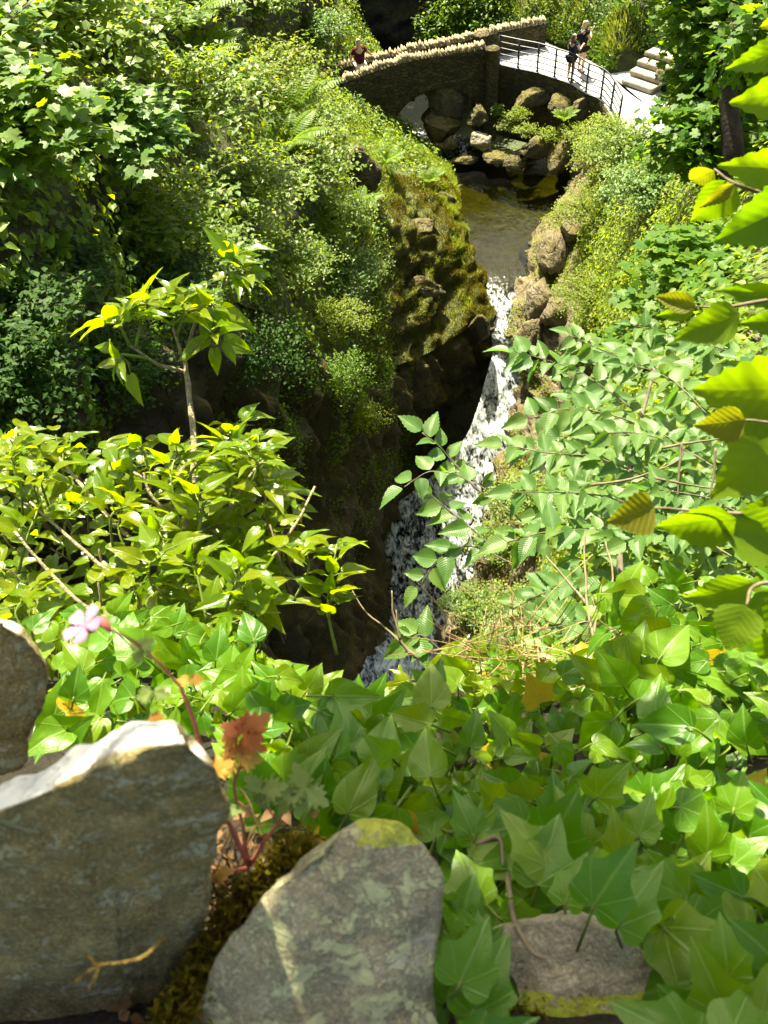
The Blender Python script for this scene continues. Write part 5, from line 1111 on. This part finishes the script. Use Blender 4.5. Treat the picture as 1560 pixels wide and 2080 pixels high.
# ------------------------------------------------------------------ parapet stones in front
def lichen_mat(name, base, dark, lich, ycol, yl=0.6, band=None, pscale=75, amount=.5, sunlit_edge=False):
    m = new_mat(name); t = NT(m); tc = t.n('TexCoord'); P = tc.outputs['Object']; geo = t.n('NewGeometry')
    f1 = t.noise(P, 30, 8, .68, .6); f2 = t.noise(P, 140, 6, .7)
    c = t.ramp(f1, [(.3, dark), (.55, tuple(.5 * (a + b) for a, b in zip(base, dark))), (.7, base)])
    c = t.mix(t.math('MULTIPLY', t.math('SUBTRACT', f2, .25), 1.1, clamp=True), c, tuple(x * .35 for x in dark))
    gr = t.noise(P, 420, 3, .7); c = t.mix(t.math('MULTIPLY', t.math('SUBTRACT', gr, .5), 2.2, clamp=True), c, tuple(min(1, x * 1.7) for x in base))
    l1 = t.math('ADD', t.noise(P, pscale * .6, 10, .72, .8), t.math('MULTIPLY', t.math('SUBTRACT', t.noise(P, 260, 4, .7), .5), .35)); lm = t.n('MapRange'); lm.inputs[1].default_value = .60 - .12 * amount; lm.inputs[2].default_value = .64 - .12 * amount; t.l(l1, lm.inputs[0])
    c = t.mix(lm.outputs[0], c, t.mix(t.noise(P, 90, 4), lich, tuple(x * .6 for x in lich)))
    mpp = t.n('Mapping'); mpp.inputs['Scale'].default_value = (.5, 1.6, 1.6); mpp.inputs['Rotation'].default_value = (.3, .5, .6); t.l(P, mpp.inputs[0])
    wv = t.math('ADD', t.noise(mpp.outputs[0], 26, 9, .72, .6), t.math('MULTIPLY', t.math('SUBTRACT', t.noise(P, 300, 3, .7), .5), .25)); wm = t.n('MapRange'); wm.inputs[1].default_value = .585; wm.inputs[2].default_value = .64; t.l(wv, wm.inputs[0]); c = t.mix(wm.outputs[0], c, (.45, .42, .29))
    if band is not None:
        sp = t.n('SeparateXYZ'); t.l(tc.outputs['UV'], sp.inputs[0])
        yy = t.math('ADD', sp.outputs[1], t.math('MULTIPLY', t.math('SUBTRACT', t.noise(P, 26, 6, .6), .5), band[2]))
        xx = t.math('ADD', sp.outputs[0], t.math('MULTIPLY', t.math('SUBTRACT', t.noise(P, 22, 6, .6), .5), band[2]))
        k1 = t.math('GREATER_THAN', yy, band[0]); k2 = t.math('LESS_THAN', yy, band[1]); kk = t.math('MULTIPLY', k1, k2)
        kk = t.math('MULTIPLY', kk, t.math('MULTIPLY', t.math('GREATER_THAN', xx, band[3]), t.math('LESS_THAN', xx, band[4])))
        kk = t.math('MULTIPLY', kk, t.math('GREATER_THAN', t.noise(P, 150, 5, .65), .42))
        c = t.mix(t.math('MULTIPLY', kk, .85), c, t.mix(t.noise(P, 140, 3), ycol, tuple(x * .55 for x in ycol)))
    if sunlit_edge:  # sunlight painted in: near-white colour on faces turned to the sun
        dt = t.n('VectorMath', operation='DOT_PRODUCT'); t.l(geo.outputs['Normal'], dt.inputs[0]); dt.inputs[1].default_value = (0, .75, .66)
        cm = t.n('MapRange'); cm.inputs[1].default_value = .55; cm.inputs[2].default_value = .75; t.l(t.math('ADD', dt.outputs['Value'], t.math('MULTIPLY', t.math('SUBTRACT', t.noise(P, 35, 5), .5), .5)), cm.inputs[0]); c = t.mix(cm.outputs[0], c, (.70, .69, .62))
    h = t.math('ADD', f1, t.math('MULTIPLY', f2, .5)); h = t.math('ADD', h, t.math('MULTIPLY', lm.outputs[0], .12)); h = t.math('ADD', h, t.math('MULTIPLY', t.noise(P, 200, 4), .2))
    t.out(t.principled(c, .9, .2, t.bump(h, 1.0, .012)).outputs[0]); return m
def slab(label, outline, d, back, seed, mat, bulge=.012, slope=(0, 0), nback=7, ridge=0.0):
    o2 = np.array(outline, float); cpx = o2.mean(0); c = np.concatenate([o2, o2[:1]]); out = np.concatenate([np.linspace(c[i], c[i + 1], 14, endpoint=False) for i in range(len(o2))])
    for _ in range(5): out = .5 * out + .25 * np.roll(out, 1, 0) + .25 * np.roll(out, -1, 0)
    n = len(out)
    dep = lambda q: d * (1 + slope[0] * (q[:, 0] - cpx[0]) / 1000 + slope[1] * (q[:, 1] - cpx[1]) / 1000)
    rings = []; uv = []
    for t_ in np.linspace(0.0, 1, 16):
        q = cpx + (out - cpx) * t_; rings.append(np.array([atd(a, b, e) for (a, b), e in zip(q, dep(q))]) - FW * bulge * (1 - t_ ** 3)); uv.append(q)
    edge = rings[-1]; cen = edge.mean(0); bk = RT * back[0] + UP * back[1] + ray(*cpx) / np.linalg.norm(ray(*cpx)) * back[2]
    for k in range(1, nback + 1):
        f = k / nback; shrink = 1 + .03 * math.sin(min(1, f * 2.2) * math.pi * .5) - .10 * max(0, f - .75) / .25
        rings.append(cen + (edge - cen) * shrink + bk * f); uv.append(out)
    rings.append(cen + (edge - cen) * .001 + bk * 1.02); uv.append(out)
    G = np.array(rings); N = gnormals(G); N *= np.sign(((G - (cen + bk * .5)) * N).sum(-1, keepdims=True))
    G = G + N * (.012 * fbm(G * 14 + seed, 4) + .004 * fbm(G * 55 + seed, 3) + .006 * fbm(G * np.array([60, 60, 18]) * .5 + seed, 3) + ridge * fbm(G * np.array([25, 25, 70]) + seed, 3))[..., None]
    U = np.array(uv).reshape(-1, 2) / np.array([1560., 2080.])
    org = cen + bk * .5
    F = np.swapaxes(grid_faces(n, len(rings), True), 0, 0)
    V = np.swapaxes(G, 0, 1).reshape(-1, 3) - org; UU = np.swapaxes(np.array(uv), 0, 1).reshape(-1, 2) / np.array([1560., 2080.])
    o = obj('coping_slab', mk_mesh('coping_slab', V, F, UU), mat); o.location = Vector(org); return tag(o, label, 'stone', 'coping slabs of the near parapet')
M['s_brown'] = lichen_mat('brown_lichened_stone', (.50, .40, .17), (.20, .145, .055), (.52, .48, .27), (.4, .42, .05), amount=.5, sunlit_edge=True)
M['s_grey'] = lichen_mat('grey_lichened_stone', (.50, .45, .28), (.27, .23, .135), (.60, .60, .32), (.58, .60, .05), band=(.790, .822, .05, .462, .55), amount=.75)
M['s_right'] = lichen_mat('smooth_grey_stone', (.48, .42, .29), (.28, .235, .15), (.45, .42, .3), (.50, .56, .03), band=(.968, 1.2, .02, .6, 1.0), amount=.0)
backv = np.array([0.0, .085, .035])
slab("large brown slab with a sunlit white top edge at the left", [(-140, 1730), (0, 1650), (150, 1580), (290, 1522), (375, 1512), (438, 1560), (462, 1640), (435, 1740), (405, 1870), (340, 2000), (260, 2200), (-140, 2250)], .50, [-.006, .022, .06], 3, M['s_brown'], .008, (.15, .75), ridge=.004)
slab("lichen-spotted grey slab leaning in the middle foreground", [(690, 1690), (740, 1672), (810, 1685), (865, 1725), (900, 1785), (908, 1850), (892, 1960), (885, 2250), (280, 2280), (432, 1970), (530, 1840), (622, 1745)], .52, [0, .006, .09], 5, M['s_grey'], .010, (.0, .05))
slab("flat grey slab with yellow-green lichen at lower right", [(1000, 1892), (1060, 1870), (1175, 1858), (1270, 1905), (1340, 1960), (1380, 2020), (1450, 2280), (1050, 2300), (1050, 2060)], .60, [0, .003, .07], 9, M['s_right'], .005, (.0, -.1))
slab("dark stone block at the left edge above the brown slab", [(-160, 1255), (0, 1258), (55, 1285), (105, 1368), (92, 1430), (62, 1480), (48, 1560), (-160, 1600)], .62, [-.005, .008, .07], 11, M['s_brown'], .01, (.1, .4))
wall_body = obj('near_parapet', mk_mesh('near_parapet', *(lambda G: (G.reshape(-1, 3), grid_faces(60, 24)))(
    (lambda G: G + (.02 * fbm(G * 12, 4))[..., None] * np.array([.3, -.3, 1]))(loft([[atd(px, 1580 if px < 400 else 1780, .98), atd(px, 1780 if px < 400 else 1860, .78), atd(px, 2050, .60), atd(px, 2400, .52), atd(px, 3200, .5) + [0, 0, -.5]] for px in (-600, -100, 300, 600, 900, 1300, 1700, 2300)], 60, 24)))), M['soil'])
tag(wall_body, 'soil-packed top of the near dry stone wall under the slabs', 'wall')

# moss and litter between the stones
r = np.random.default_rng(11)
def edge_moss(label, line, n, spread, seed, dd=.0, size=.012):
    r = np.random.default_rng(seed); L = catmull([atd(*q) for q in line], 60); i = r.integers(0, 60, n); P = L[i] + r.normal(size=(n, 3)) * spread; a = Acc()
    put(a, 'tuft', P, UPV * .7 + r.normal(size=(n, 3)) * .5 + camN(P.mean(0)) * .4, r.normal(size=(n, 3)), size * r.uniform(.5, 1.2, n)); return tag(obj('moss', a.mesh('moss'), M['moss']), label, 'moss', kind='stuff')
edge_moss('golden moss cushion along the grey slab', [(350, 2100, .53), (420, 1980, .545), (470, 1890, .565), (535, 1800, .59), (620, 1720, .62)], 4200, .0075, 1)
edge_moss('brown moss in the gap left of the yellow-lichened slab', [(1020, 1900, .66), (1040, 1980, .64), (1060, 2060, .61), (1060, 2120, .59)], 1800, .008, 2)
a = Acc()
for i in range(260):
    px, py = r.uniform(250, 640), r.uniform(1640, 2090)
    p = atd(px, py, np.interp(py, [1640, 1800, 2090], [.72, .67, .575]) * r.uniform(.97, 1.02)); put(a, 'ovate', [p], r.normal(size=(1, 3)), UPV + camN(p) + r.normal(size=(1, 3)) * .5, r.uniform(.006, .017))
for i in range(220):
    px, py = r.normal(480, 70), r.normal(1830, 70); p = atd(px, py, .62 * r.uniform(.95, 1.04)); q = p + r.normal(size=3) * .022; V, F = tube(catmull([p, .5 * (p + q) + r.normal(size=3) * .009, q], 5), np.linspace(.0010, .0005, 5), 3); a.add(V, F, np.zeros((len(V), 2)))
tag(obj('leaf_litter', a.mesh('leaf_litter'), M['deadleaf']), 'brown leaf litter and rootlets in the gap between slabs', 'leaf litter', kind='stuff')
M['ochre'] = simple('ochre_twig', (.22, .15, .04), .9, .1, 220, .6, .8, 400)
tw3 = thing('broken_twig', 'yellowish broken twig lying against the brown slab', 'twig', loc=atd(240, 1960, .47))
for P_ in ([(335, 1905, .475), (290, 1945, .47), (240, 1955, .465), (190, 1955, .462)], [(205, 1955, .463), (175, 1975, .46), (145, 1998, .458)], [(205, 1955, .463), (195, 1980, .46), (180, 2008, .458)], [(195, 1955, .463), (180, 1935, .462)]): stem_tube('twig', catmull([atd(*q) for q in P_], 12), .0017, .0008, 'ochre', tw3, 6)
tw4 = thing('ivy_twig', 'cut brown ivy stem poking over the yellow-lichened slab', 'twig', loc=atd(1050, 1880, .6))
for P_ in ([(1030, 1780, .68), (1045, 1860, .62), (1075, 1925, .585), (1110, 1945, .575)], [(965, 1718, .74), (1010, 1700, .73), (1020, 1760, .7)]): stem_tube('twig', catmull([atd(*q) for q in P_], 12), .0028, .0012, 'twig', tw4, 6)

# ------------------------------------------------------------------ herb robert with its pink flower
hr = thing('herb_robert', 'reddening herb robert with one pink flower growing between the slabs', 'plant', loc=atd(505, 1755, .58))
def hs(P_, r0, r1, mat='red_stem'): return stem_tube('stem', catmull([atd(*q) for q in P_], 24), r0, r1, mat, hr, 6)
hs([(507, 1760, .58), (450, 1640, .54), (415, 1550, .51), (395, 1470, .49), (365, 1395, .46)], .0018, .0012)
hs([(365, 1395, .46), (320, 1350, .42), (275, 1315, .385), (225, 1290, .36), (185, 1275, .345)], .0009, .0006)
hs([(507, 1760, .58), (492, 1680, .56), (480, 1600, .54), (485, 1530, .52)], .0014, .0009)
hs([(510, 1758, .58), (545, 1700, .56), (565, 1665, .55), (590, 1625, .54)], .0016, .0009)
hs([(562, 1668, .55), (545, 1640, .545), (530, 1620, .54)], .0009, .0007)
hs([(507, 1765, .58), (465, 1770, .565), (430, 1785, .56)], .0016, .001)
HRL = [(0, .0), (.10, .10), (.30, .08), (.24, .2), (.48, .22), (.34, .36), (.55, .50), (.30, .50), (.36, .72), (.16, .66), (.16, .86), (0, 1.0)]
hl = [leafmesh('herb_leaf', bend(lf_lobed(HRL, 1, .1, .15), .12, 3), 'herb'), leafmesh('herb_red_leaf', bend(lf_lobed(HRL, 1, .1, .25), .16, 5), 'herb_red')]
r = np.random.default_rng(3)
for (px, py, d, s, kind_, n) in [(490, 1490, .52, .026, 1, 5), (480, 1540, .52, .022, 1, 3), (400, 1580, .50, .026, 1, 3), (425, 1570, .50, .024, 1, 2), (530, 1610, .54, .026, 0, 5), (620, 1605, .54, .026, 0, 4), (590, 1625, .54, .02, 0, 3), (430, 1790, .56, .02, 1, 2), (310, 1405, .45, .016, 0, 2), (300, 1460, .46, .018, 1, 1), (385, 1385, .46, .014, 1, 2), (280, 1320, .388, .012, 0, 3), (465, 1640, .53, .014, 0, 3)]:
    for k in range(n):
        az = 6.28 * k / n + r.normal() * .4; D = RT * math.cos(az) + UP * math.sin(az) * .9 + r.normal(size=3) * .2; place_leaf('leaf', hl[kind_], hr, atd(px, py, d), D, camN(atd(px, py, d)) + UPV * .4 + r.normal(size=3) * .3, s * .72 * r.uniform(.7, 1.2))
PET = [(0, 0), (.07, .2), (.22, .45), (.36, .72), (.32, .92), (.16, 1.0), (0, .95)]
pm = leafmesh('petal', lf_lobed(PET, 2, .1, .1), 'petal'); fc = atd(172, 1272, .343); fdir = nrm(camN(fc) * .6 - RT * .5 + UP * .4)
e1 = nrm(np.cross(fdir, UPV)); e2 = np.cross(e1, fdir)
hq = Acc(); hq.add(*tube(catmull([atd(195, 1279, .347), atd(183, 1275, .345), fc], 8), [.0008, .0018, .0021, .0022, .0021, .0019, .0017, .0012], 8)); fl_ = child('flower', hq.mesh('flower'), M['red_stem'], hr)
for k in range(5):
    az = 6.28 * k / 5 + .3; place_leaf('petal', pm, fl_, fc, e1 * math.cos(az) + e2 * math.sin(az) + fdir * .25, fdir, .0098)
hq = Acc(); hq.add(*tube(catmull([atd(226, 1285, .36), atd(213, 1266, .36), atd(208, 1250, .36)], 8), [.0005, .0013, .0018, .002, .0019, .0015, .001, .0004], 8)); child('bud', hq.mesh('bud'), M['red_stem'], hr)

# ------------------------------------------------------------------ people
M['skin'] = simple('skin', (.55, .33, .22), .5, .4); M['cl_maroon'] = simple('maroon_cloth', (.06, .012, .016), .9, .1, 30, .2); M['cl_white'] = simple('pale_shorts', (.62, .60, .55), .9, .1); M['cl_black'] = simple('black_cloth', (.012, .012, .016), .9, .1)
M['cl_navy'] = simple('navy_cloth', (.02, .025, .045), .9, .1); M['hair_grey'] = simple('grey_hair', (.42, .38, .34), .7, .3, 60, .4); M['hair_blond'] = simple('blond_hair', (.50, .38, .20), .6, .4, 60, .45); M['hair_brown'] = simple('brown_hair', (.13, .055, .022), .6, .4, 60, .5); M['shoe'] = simple('dark_shoe', (.04, .035, .03), .7, .3); M['eye'] = simple('eye', (.02, .015, .01), .3, .5); M['phone'] = simple('phone_body', (.02, .02, .02), .3, .5); M['bagcl'] = simple('grey_bag_cloth', (.45, .45, .43), .9, .1)
def skin_mesh(name, verts, edges, radii, sub=2):
    me = bpy.data.meshes.new(name + '_s'); me.from_pydata([tuple(map(float, v)) for v in verts], edges, []); o = bpy.data.objects.new(name + '_s', me); COL.objects.link(o)
    mo = o.modifiers.new('s', 'SKIN'); mo.use_smooth_shade = True
    for k, v in enumerate(me.skin_vertices[0].data):
        rr_ = radii[k]; v.radius = rr_ if isinstance(rr_, tuple) else (rr_, rr_); v.use_root = (k == 0)
    o.modifiers.new('u', 'SUBSURF').levels = sub
    dg = bpy.context.evaluated_depsgraph_get(); res = bpy.data.meshes.new_from_object(o.evaluated_get(dg)); res.name = name
    bpy.data.objects.remove(o); bpy.data.meshes.remove(me); res.polygons.foreach_set('use_smooth', np.ones(len(res.polygons), bool)); return res
def person(label, foot, face, H, J, hair, cloths, long_hair=.0, hold=None):
    """J: arm joints override. Local frame: x right of the person, y forward, z up; all in units of body height"""
    root = thing('person', label, 'person', loc=foot); root.rotation_euler = (0, 0, face); s = H
    B = {'pel': (0, 0, .52), 'spi': (0, .0, .62), 'che': (0, 0, .74), 'nec': (0, .0, .835), 'hd0': (0, .012, .885), 'hd1': (0, .018, .945), 'hd2': (0, .012, .985),
         'shL': (-.105, 0, .80), 'elL': (-.15, .0, .64), 'wrL': (-.15, .06, .49), 'haL': (-.15, .075, .44), 'shR': (.105, 0, .80), 'elR': (.15, 0, .64), 'wrR': (.15, .06, .49), 'haR': (.15, .075, .44),
         'hiL': (-.052, 0, .49), 'knL': (-.06, .015, .28), 'anL': (-.06, -.01, .05), 'toL': (-.065, .07, .02), 'hiR': (.052, 0, .49), 'knR': (.06, .02, .28), 'anR': (.06, 0, .05), 'toR': (.065, .08, .02)}
    B.update(J); names = list(B); ix = {n: i for i, n in enumerate(names)}; V = [np.array(B[n]) * s for n in names]
    E_ = [('pel', 'spi'), ('spi', 'che'), ('che', 'nec'), ('nec', 'hd0'), ('hd0', 'hd1'), ('hd1', 'hd2'), ('che', 'shL'), ('shL', 'elL'), ('elL', 'wrL'), ('wrL', 'haL'), ('che', 'shR'), ('shR', 'elR'), ('elR', 'wrR'), ('wrR', 'haR'), ('pel', 'hiL'), ('hiL', 'knL'), ('knL', 'anL'), ('anL', 'toL'), ('pel', 'hiR'), ('hiR', 'knR'), ('knR', 'anR'), ('anR', 'toR')]
    Rr = {'pel': (.085, .06), 'spi': (.075, .052), 'che': (.092, .06), 'nec': .030, 'hd0': .042, 'hd1': .052, 'hd2': .036, 'shL': .036, 'shR': .036, 'elL': .025, 'elR': .025, 'wrL': .017, 'wrR': .017, 'haL': .018, 'haR': .018, 'hiL': .055, 'hiR': .055, 'knL': .036, 'knR': .036, 'anL': .022, 'anR': .022, 'toL': .02, 'toR': .02}
    me = skin_mesh('body', V, [(ix[a], ix[b]) for a, b in E_], [tuple(q * s for q in Rr[n]) if isinstance(Rr[n], tuple) else Rr[n] * s for n in names])
    obj('body', me, M['skin'], root)
    def sub_skin(nm, edges, grow, mat, cut=None):
        ns_ = []; 
        for a, b in edges:
            for q in (a, b):
                if q not in ns_: ns_.append(q)
        vv = [np.array(B[n]) * s for n in ns_]; rd = [tuple(q * s * grow for q in Rr[n]) if isinstance(Rr[n], tuple) else Rr[n] * s * grow for n in ns_]
        if cut:
            for (a, b, f) in cut:
                if b in ns_: i = ns_.index(b); vv[i] = (np.array(B[a]) * (1 - f) + np.array(B[b]) * f) * s; ra, rb = Rr[a], Rr[b]; ra = ra[0] if isinstance(ra, tuple) else ra; rd[i] = (ra * (1 - f) + rb * f) * s * grow * 1.1
        obj(nm, skin_mesh(nm, vv, [(ns_.index(a), ns_.index(b)) for a, b in edges], rd), M[mat], root)
    sub_skin('top', [('pel', 'spi'), ('spi', 'che'), ('che', 'shL'), ('shL', 'elL'), ('che', 'shR'), ('shR', 'elR')], 1.32, cloths[0], [('shL', 'elL', cloths[2]), ('shR', 'elR', cloths[2])])
    sub_skin('shorts', [('pel', 'hiL'), ('hiL', 'knL'), ('pel', 'hiR'), ('hiR', 'knR')], 1.3, cloths[1], [('hiL', 'knL', cloths[3]), ('hiR', 'knR', cloths[3])])
    for f in ('L', 'R'): obj('shoe', skin_mesh('shoe', [np.array(B['an' + f]) * s - [0, 0, .02 * s], np.array(B['to' + f]) * s], [(0, 1)], [.026 * s, .023 * s]), M['shoe'], root)
    hd = np.array(B['hd1']) * s
    hv = [hd + np.array([0, -.012, .028]) * s, hd + np.array([0, -.035, .0]) * s]; he = [(0, 1)]; hrd = [(.05 * s, .05 * s), (.046 * s, .04 * s)]
    if long_hair > 0: hv += [hd + np.array([0, -.05, -.08]) * s, hd + np.array([0, -.055, -.08 - long_hair]) * s]; he += [(1, 2), (2, 3)]; hrd += [(.05 * s, .03 * s), (.035 * s, .018 * s)]
    obj('hair', skin_mesh('hair', hv, he, hrd), M[hair], root)
    for x in (-.018, .018):
        V_, F_ = ICO[2]; obj('eye', mk_mesh('eye', V_ * .006 * s + hd + np.array([x, .046, 0]) * s, F_), M['eye'], root)
    V_, F_ = ICO[2]; obj('nose', mk_mesh('nose', V_ * np.array([.007, .012, .012]) * s + hd + np.array([0, .052, -.014]) * s, F_), M['skin'], root)
    for f in ('L', 'R'):                                       # fingers
        h = np.array(B['ha' + f]) * s; dr = nrm(h - np.array(B['wr' + f]) * s); q = Acc(); e1 = nrm(np.cross(dr, [0.2, .3, 1])); 
        for k in range(4): q.add(*tube([h + e1 * (k - 1.5) * .008 * s, h + e1 * (k - 1.5) * .010 * s + dr * .02 * s, h + e1 * (k - 1.5) * .010 * s + dr * (.036 + .004 * (k in (1, 2))) * s + np.cross(dr, e1) * .008 * s], [.0052 * s, .005 * s, .004 * s], 5))
        q.add(*tube([h - dr * .012 * s + e1 * .012 * s, h + e1 * .03 * s + dr * .008 * s], [.006 * s, .0045 * s], 5)); obj('fingers', q.mesh('fingers'), M['skin'], root)
    return root
wf = atz(1178, 147, 0); gf = atz(1157, 163, 0); mf = atz(737, 186, -.05)
wm = person('blond woman in black top and shorts holding a phone up', wf, math.radians(-70), 1.68, {'elL': (-.14, .06, .68), 'wrL': (-.05, .13, .76), 'haL': (-.035, .14, .80), 'elR': (.15, .05, .68), 'wrR': (.05, .13, .76), 'haR': (.035, .14, .80)}, 'hair_blond', ('cl_black', 'cl_black', .35, .45), .12)
ph = tag(obj('phone', boxm('phone', (0, 0, 0), .075, .012, .15), M['phone']), 'dark phone in the blond woman\'s raised hands', 'phone'); ph.location = Vector(wf + np.array([math.cos(math.radians(20)) * .27, math.sin(math.radians(20)) * .27, 1.40])); ph.rotation_euler = (0, 0, math.radians(-70))
gl_ = person('girl with long brown hair in a dark top and shorts', gf, math.radians(-60), 1.50, {'elL': (-.15, .02, .64), 'wrL': (-.10, .13, .60), 'haL': (-.09, .16, .60), 'elR': (.16, .06, .68), 'wrR': (.12, .18, .74), 'haR': (.11, .21, .75)}, 'hair_brown', ('cl_navy', 'cl_black', .2, .4), .16)
mn = person('man in dark maroon shirt leaning on the far parapet', mf, math.radians(10), 1.76, {'elR': (.20, .06, .68), 'wrR': (.28, .14, .60), 'haR': (.30, .16, .60), 'elL': (-.17, .03, .64), 'wrL': (-.15, .12, .54), 'haL': (-.14, .14, .51)}, 'hair_grey', ('cl_maroon', 'cl_white', .55, .8), 0)
bag = thing('backpack', 'small dark backpack worn by the blond woman', 'backpack', loc=wf + np.array([-.16, -.06, 1.05]))
obj('pack_body', skin_mesh('pack_body', [(0, 0, 0), (0, 0, .28)], [(0, 1)], [(.12, .08), (.11, .07)]), M['cl_black'], bag)
for x in (-.07, .07):
    q = Acc(); q.add(*tube(catmull([(.02, x, .30), (.12, x * 1.2, .36), (.22, x * 1.2, .25), (.2, x * 1.2, .1)], 10), .012, 5)); obj('strap', q.mesh('strap'), M['bagcl'], bag)
